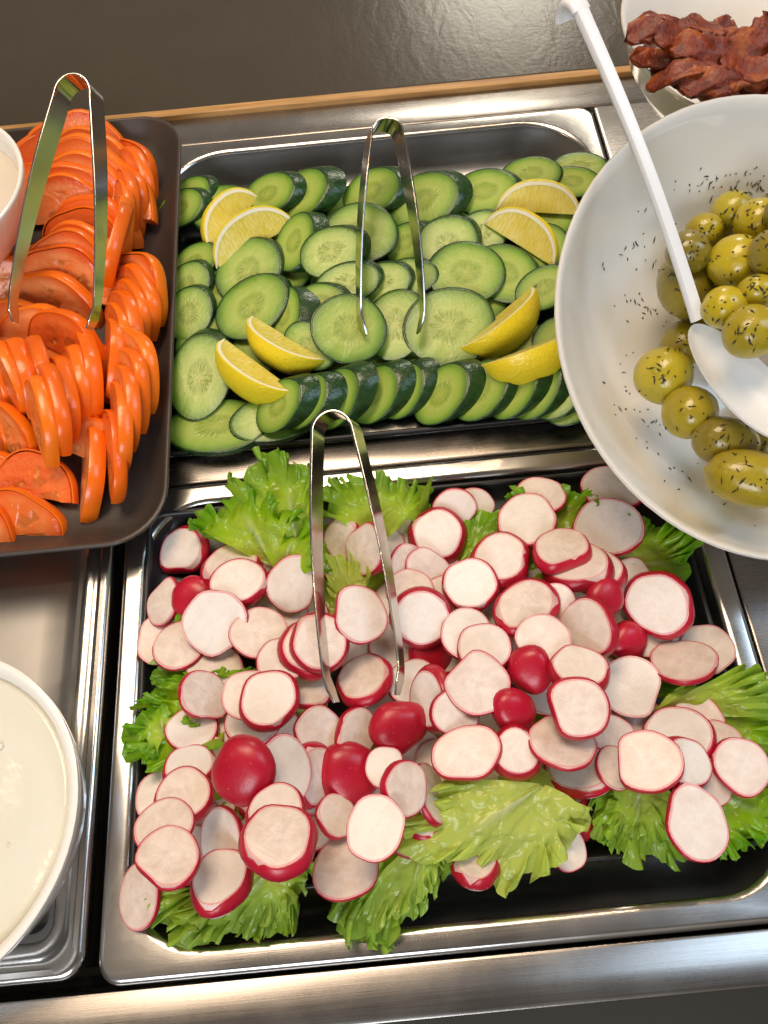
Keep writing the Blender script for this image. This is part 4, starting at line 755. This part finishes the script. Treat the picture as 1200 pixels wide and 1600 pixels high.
DR = [(1016,18),(1020,52),(1032,84),(1046,112),(1078,130),(1115,140),(1150,146),(1020,-15),(1185,150),(1060,90),(1120,60),(1180,100),(1018,30),(1240,60),(1100,-20),(1180,0),(1045,-12),(1230,130),(1150,130),(1026,60),(1056,96),(1085,125),(1140,110),(1190,135),(1115,95),(1160,70),(1075,60),(1040,25),(1110,20),(1170,30),(1210,80),(1085,-5),(1150,-15),(1220,20),(1195,-5),(1260,100),(1250,0),(1028,0),(1036,88),(1060,125),(1130,140),(1025,50),(1095,45),(1055,65),(1140,40),(1170,115),(1110,130),(1200,50),(1065,0),(1130,-5),(1180,70),(1085,85),(1060,-50),(1180,-50),(1030,-45),(1030,-30),(1140,-40),(1200,-30)]
for i, (x, y) in enumerate(DR):
    r = np.random.default_rng(1200+i); Lh, W = r.uniform(.013, .021), r.uniform(.006, .0095); nu, nv = 18, 14; rings = []; bend = r.uniform(-.5, .5); tw = r.uniform(-1.2, 1.2); cph = r.uniform(0, 6, 6)
    for k in range(nv):
        u = -1+2*k/(nv-1); s = math.sqrt(max(0.02, 1-abs(u)**3)); aa = np.linspace(0, 2*np.pi, nu, endpoint=False)+tw*u
        wr = 1+0.22*np.sin(3*aa+cph[0]+3*u)+0.16*np.sin(5*aa+cph[1]-5*u)+0.12*np.sin(9*u+cph[2])+0.10*np.sin(7*aa+6*u)
        yy = W*s*wr*np.cos(aa); zz = W*0.38*s*wr*np.sin(aa)+0.003*np.sin(2.5*u+cph[3])+0.35*W*(np.cos(aa)**2)
        rings.append(np.c_[np.full(nu, Lh*u)-bend*yy*u, yy+bend*Lh*u*u, zz])
    v, f = loft(rings, True, True, True); f = [q[::-1] for q in f]; pts = sample(v, f, 500, i)
    loc, Rm = place(SH, pts, x, y, (r.uniform(-.5, .5), r.uniform(-.6, .2), 1), r.uniform(0, 6.28), relax=0.2, soft=0.93)
    o = obj('dried_tomato', mesh('dried_tomato', v, f), 'dried_tomato'); put(o, loc, Rm); tag(o, None, 'dried tomato', 'dried tomato pieces in the white bowl'); dr_items.append((o, 'wrinkled dark red dried tomato', proj(loc)))
label_by_landmark(dr_items, [('the left side of its bowl rim', (985, 50)), ('the front of its bowl rim', (1090, 150)), ('the top right frame corner', (1200, 0)), ('the middle of the top frame edge there', (1090, 0)), ('the olive bowl at the frame edge', (1200, 150)), ('the middle of the dried tomatoes', (1110, 70)), ('the lower left of its bowl', (1030, 110))], '')

# dressing bowl, lower left
DB = np.array([-0.217, -0.144, 0.040])
po3 = [(0.030, -0.056), (0.042, -0.057), (0.044, -0.052), (0.058, -0.040), (0.068, -0.022), (0.0732, -0.003), (0.0737, 0.0), (0.0736, 0.0013)]; pi3 = [(0.0722, 0.0018), (0.0700, 0.0008), (0.0682, -0.002), (0.0655, -0.012), (0.060, -0.026), (0.04, -0.044), (0.004, -0.048)]
bowl(po3, pi3, 'dressing_bowl', DB, (0, 0, 1), 'white bowl of pale dressing in the steel pan at lower left', None)
def pool(name, loc, R, mat, label, seed):
    r = np.random.default_rng(seed); rings = []; n = 72; a = np.linspace(0, 2*np.pi, n, endpoint=False)
    for q in np.linspace(0.02, 1, 22): rings.append(np.c_[R*q*np.cos(a), R*q*np.sin(a), 0.0007*np.sin(q*9+2*np.cos(a+seed))*(1-q**4)+0.0006*np.cos(3*a+q*6)*(1-q)+0.0010*q**14])
    rings.append(np.c_[R*np.cos(a), R*np.sin(a), np.full(n, -0.004)])
    v, f = loft(rings, True, True, True); o = obj(name, mesh(name, v, f), mat); o.location = loc; tag(o, label, 'sauce')
    for k in range(14):                       # little bubbles and drips
        rr, th = R*math.sqrt(r.uniform(0.02, .8)), r.uniform(0, 6.28); s = r.uniform(.0008, .0018); bv, bf = loft([np.c_[s*math.cos(e)*np.cos(np.arange(10)*.628), s*math.cos(e)*np.sin(np.arange(10)*.628), np.full(10, s*.6*math.sin(e))] for e in (-.3, .2, .7, 1.2, 1.5)], True, False, True)
        b = obj('bubble', mesh('bubble', bv, bf), mat, o); b.location = (rr*math.cos(th), rr*math.sin(th), 0.0004)
pool('dressing', (DB[0], DB[1], DB[2]-0.0075), 0.0668, 'dressing', 'smooth pale yellow dressing filling the bowl at lower left', 1)
# sauce bowl, upper left
c = at(-113, 290, 0.082); UB = np.array([c[0], c[1], 0.082])
po4 = [(0.018, -0.050), (0.024, -0.051), (0.027, -0.048), (0.038, -0.035), (0.048, -0.018), (0.0545, -0.003), (0.0551, 0.0), (0.0550, 0.0012)]; pi4 = [(0.0538, 0.0018), (0.0522, 0.0008), (0.0510, -0.003), (0.045, -0.019), (0.034, -0.034), (0.018, -0.043), (0.004, -0.044)]
bowl(po4, pi4, 'sauce_bowl', UB, (0.0, -0.05, 1), 'white bowl of pinkish sauce cut off by the left frame edge', None)
pool('sauce', (UB[0], UB[1], UB[2]-0.010), 0.0488, 'cream_sauce', 'pinkish cream sauce in the bowl at upper left', 4)

# ------------------------------------------------------------------ tongs
def tongs(tl, trr, top, label, wtop=0.0085, wtip=0.0022, rb=0.0100, bow=0.003, roll=0.0):
    A, B, T = at(*tl), at(*trr), at(*top); Mid = (A+B)/2; ax = T-Mid; Ln = np.linalg.norm(ax); ax /= Ln; side = B-A; side -= ax*(side@ax); hw = np.linalg.norm(side)/2; side /= np.linalg.norm(side); nr = np.cross(side, ax)
    if nr[2] < 0: nr = -nr
    rl = math.radians(roll); wd = nr*math.cos(rl)-side*math.sin(rl)
    root = empty('serving_tongs', tuple(Mid)); Ls = Ln-rb
    def ribbon(pts, dirs, wid, name):
        pts = np.array(pts); dirs = np.array(dirs); tn = np.gradient(pts, axis=0); tn /= np.linalg.norm(tn, axis=1)[:, None]; nn = np.cross(tn, dirs); nn /= np.linalg.norm(nn, axis=1)[:, None]; h = 0.0006; rs = []
        for p, d, w, q in zip(pts, dirs, wid, nn):
            prof = [(w, h*.5), (w*.985, h), (-w*.985, h), (-w, h*.5), (-w, -h*.5), (-w*.985, -h), (w*.985, -h), (w, -h*.5)]
            rs.append(np.array([p+d*a+q*b for a, b in prof]))
        v, f = loft(rs, True, True, True); o = obj(name, mesh('tong_'+name, v-Mid, f, sharp=35), 'tong_steel', root); return o
    for sgn in (-1, 1):
        P, D, W = [], [], []
        for k in range(22):
            u = k/21; s = Ls*u; off = hw+(rb-hw)*u+bow*math.sin(math.pi*u)*0.9
            tipc = -0.0035*max(0, 1-u*9)**1.5
            P.append(Mid+ax*s+side*sgn*(off+tipc)); D.append(wd); W.append(wtip+(wtop-wtip)*min(1, (u*1.25+0.02))**0.8 if u > 0.1 else wtip+0.0016*math.sin(min(1, u/0.1)*math.pi*0.9))
        ribbon(P, D, W, 'arm')
    P, D, W = [], [], []
    for k in range(23):
        a = math.pi*k/22; P.append(Mid+ax*(Ls+rb*1.0*math.sin(a)*1.15)+side*(-rb*math.cos(a))); D.append(wd); W.append(wtop)
    ribbon(P, D, W, 'spring_bend'); tag(root, label, 'tongs', 'steel serving tongs'); return root
tongs((13, 512, .066), (150, 508, .066), (126, 130, .118), 'steel tongs standing in the orange tomato slices', wtop=.0066, rb=.0098, roll=12)
tongs((562, 522, .026), (663, 522, .026), (599, 197, .060), 'steel tongs resting on the cucumber slices', wtop=.0066, rb=.0095, roll=-24)
tongs((514, 1102, .036), (632, 1082, .036), (524, 652, .060), 'steel tongs resting on the radishes', wtop=.0060, rb=.0100, roll=24)

# ------------------------------------------------------------------ spoon
sp = empty('serving_spoon', tuple(at(1095, 490, .085)))
S0 = np.array(sp.location); E0 = at(908, 18, .175); _z = 0.09
def spoon_frame(z):
    C0 = at(1160, 592, z); N0 = at(1091, 500, z+.002); fw = C0-N0; la = np.linalg.norm(fw); fw /= la; lw = np.cross([0, 0, 1], fw); lw /= np.linalg.norm(lw); un = np.cross(fw, lw)
    nn = un+lw*0.12-fw*0.10; nn /= np.linalg.norm(nn); fw = fw-nn*(fw@nn); fw /= np.linalg.norm(fw); lw = np.cross(nn, fw); return C0, N0, fw, lw, nn, la
Bb, Dd = 0.0155, 0.0125
def shell(off, fr):
    C0, N0, fw, lw, nn, la = fr; rs = []
    for q in (0.05, .25, .45, .65, .82, .94, 1.0):
        a = np.linspace(0, 2*np.pi, 40, endpoint=False); x = la*1.02*q*np.cos(a); y = Bb*q*np.sin(a)*(1+0.15*np.cos(a)); z = -(Dd-off)*(1-q**2.2)
        rs.append(C0+np.outer(x, fw)+np.outer(y, lw)+np.outer(np.full(40, z), nn))
    return rs
for _ in range(4):
    _q = np.concatenate(shell(0.0, spoon_frame(_z))); _q[:, 2] -= _z; _z = OH.rest(_q, .985)
SF = spoon_frame(_z); N0 = SF[1]
ax = E0-N0; Ln = np.linalg.norm(ax); ax /= Ln; sd_ = np.cross(ax, [0, 0, 1]); sd_ /= np.linalg.norm(sd_); up = np.cross(sd_, ax); up = up if up[2] > 0 else -up
rs = []
for k in range(30):
    u = k/29; w = 0.0024+0.0011*u+0.0010*(1-u)**3; t = 0.0021; p = N0+ax*Ln*u+up*(0.004*math.sin(math.pi*u)); prof = [(w, t*.3), (w*.8, t*.9), (0, t*1.1), (-w*.8, t*.9), (-w, t*.3), (-w, -t*.5), (-w*.7, -t*.9), (0, -t*.5), (w*.7, -t*.9), (w, -t*.5)]
    rs.append(np.array([p+sd_*a+up*b for a, b in prof]))
v, f = loft(rs, True, True, True); obj('handle', mesh('spoon_handle', v-S0, f, sharp=50), 'white_plastic', sp)
rs = []                                       # the hook at the end of the handle
for k in range(12):
    a = math.pi*0.85*k/11; rh = 0.0075; p = E0+ax*(rh*math.sin(a))+up*0.0-up*(rh-rh*math.cos(a)); d = ax*math.cos(a)-up*math.sin(a); q = up*math.cos(a)+ax*math.sin(a); w, t = 0.0045, 0.0018
    rs.append(np.array([p+sd_*a_+q*b_ for a_, b_ in [(w, t*.5), (w*.8, t), (-w*.8, t), (-w, t*.5), (-w, -t*.5), (-w*.8, -t), (w*.8, -t), (w, -t*.5)]]))
v, f = loft(rs, True, True, True); obj('hook', mesh('spoon_hook', v-S0, f, sharp=50), 'white_plastic', sp)
# bowl of the spoon: a shallow shell from the neck to lower right
inn = shell(0.0016, SF); outr = shell(0.0, SF); outr[-1] = outr[-1]-SF[4]*0.0012
v, f = loft(inn+outr[::-1], True, True, True); obj('spoon_bowl', mesh('spoon_bowl', v-S0, f, sharp=60), 'white_plastic', sp)
tag(sp, 'white plastic serving spoon lying across the olive bowl', 'spoon')

# ------------------------------------------------------------------ dried herbs on bowl and olives
allv, allf, o_ = [], [], 0
for vv, ff in [(obv@OBR.T+OB_c, obf)]+ol_bvh:
    allv += [Vector(p) for p in vv]; allf += [tuple(i+o_ for i in q) for q in ff]; o_ += len(vv)
bvh = BVHTree.FromPolygons(allv, allf)
spots = [(992,472),(1012,483),(1004,497),(1041,503),(943,598),(978,555),(974,582),(978,611),(959,633),(961,648),(1012,640),(1018,660),(1012,667),(1031,679),(1010,691),(1028,710),(1090,725),(1077,749),(1066,737),(1060,765),(1114,768),(1179,822),(1008,328),(1031,305),(997,330),(990,383),(993,378),(988,388),(941,413),(943,420),(980,405),(970,398),(1024,408),(1020,415),(1022,375),(1005,365),(1030,425),(1055,350),(985,470),(998,476),(1016,488),(1008,480),(1020,484)]
rh = random.Random(9)
for cx, cy, k, s in [(990, 385, 9, 14), (1005, 480, 16, 20), (985, 600, 12, 22), (1015, 665, 12, 25), (1030, 420, 8, 16), (1060, 740, 8, 25), (1000, 560, 8, 25)]:
    for _ in range(k//2): spots.append((rh.gauss(cx, s), rh.gauss(cy, s)))
for (x, y, w, h, a) in OLV[NO:]:
    for _ in range(17): spots.append((x+rh.gauss(0, w*.24), y+rh.gauss(0, h*.24)))
hv, hf = [], []
for x, y in spots:
    d = cF+(x-600)/F_PX*cR+(800-y)/F_PX*cU; d = Vector(d).normalized(); hit = bvh.ray_cast(Vector(cC), d)
    if hit[0] is None: continue
    p, nrm = np.array(hit[0]), np.array(hit[1]); nrm = nrm if nrm@np.array(d) < 0 else -nrm; a = rh.uniform(0, 6.28); t1 = np.cross(nrm, [math.cos(a), math.sin(a), .3]); t1 /= np.linalg.norm(t1); t2 = np.cross(nrm, t1)
    ll = .0005+.0021*rh.random()**2.2; ww = rh.uniform(.00025, .0006); b = p+nrm*.0002; k = len(hv)
    hv += [b-t1*ll, b+t2*ww, b+t1*ll, b-t2*ww, b+nrm*.0006]; hf += [(k, k+1, k+4), (k+1, k+2, k+4), (k+2, k+3, k+4), (k+3, k, k+4), (k, k+3, k+2, k+1)]
o = obj('dried_herbs', mesh('dried_herbs', hv, hf, smooth=False), 'herb'); tag(o, 'dark flecks of dried herbs on the olives and bowl wall', 'herbs', kind='stuff')
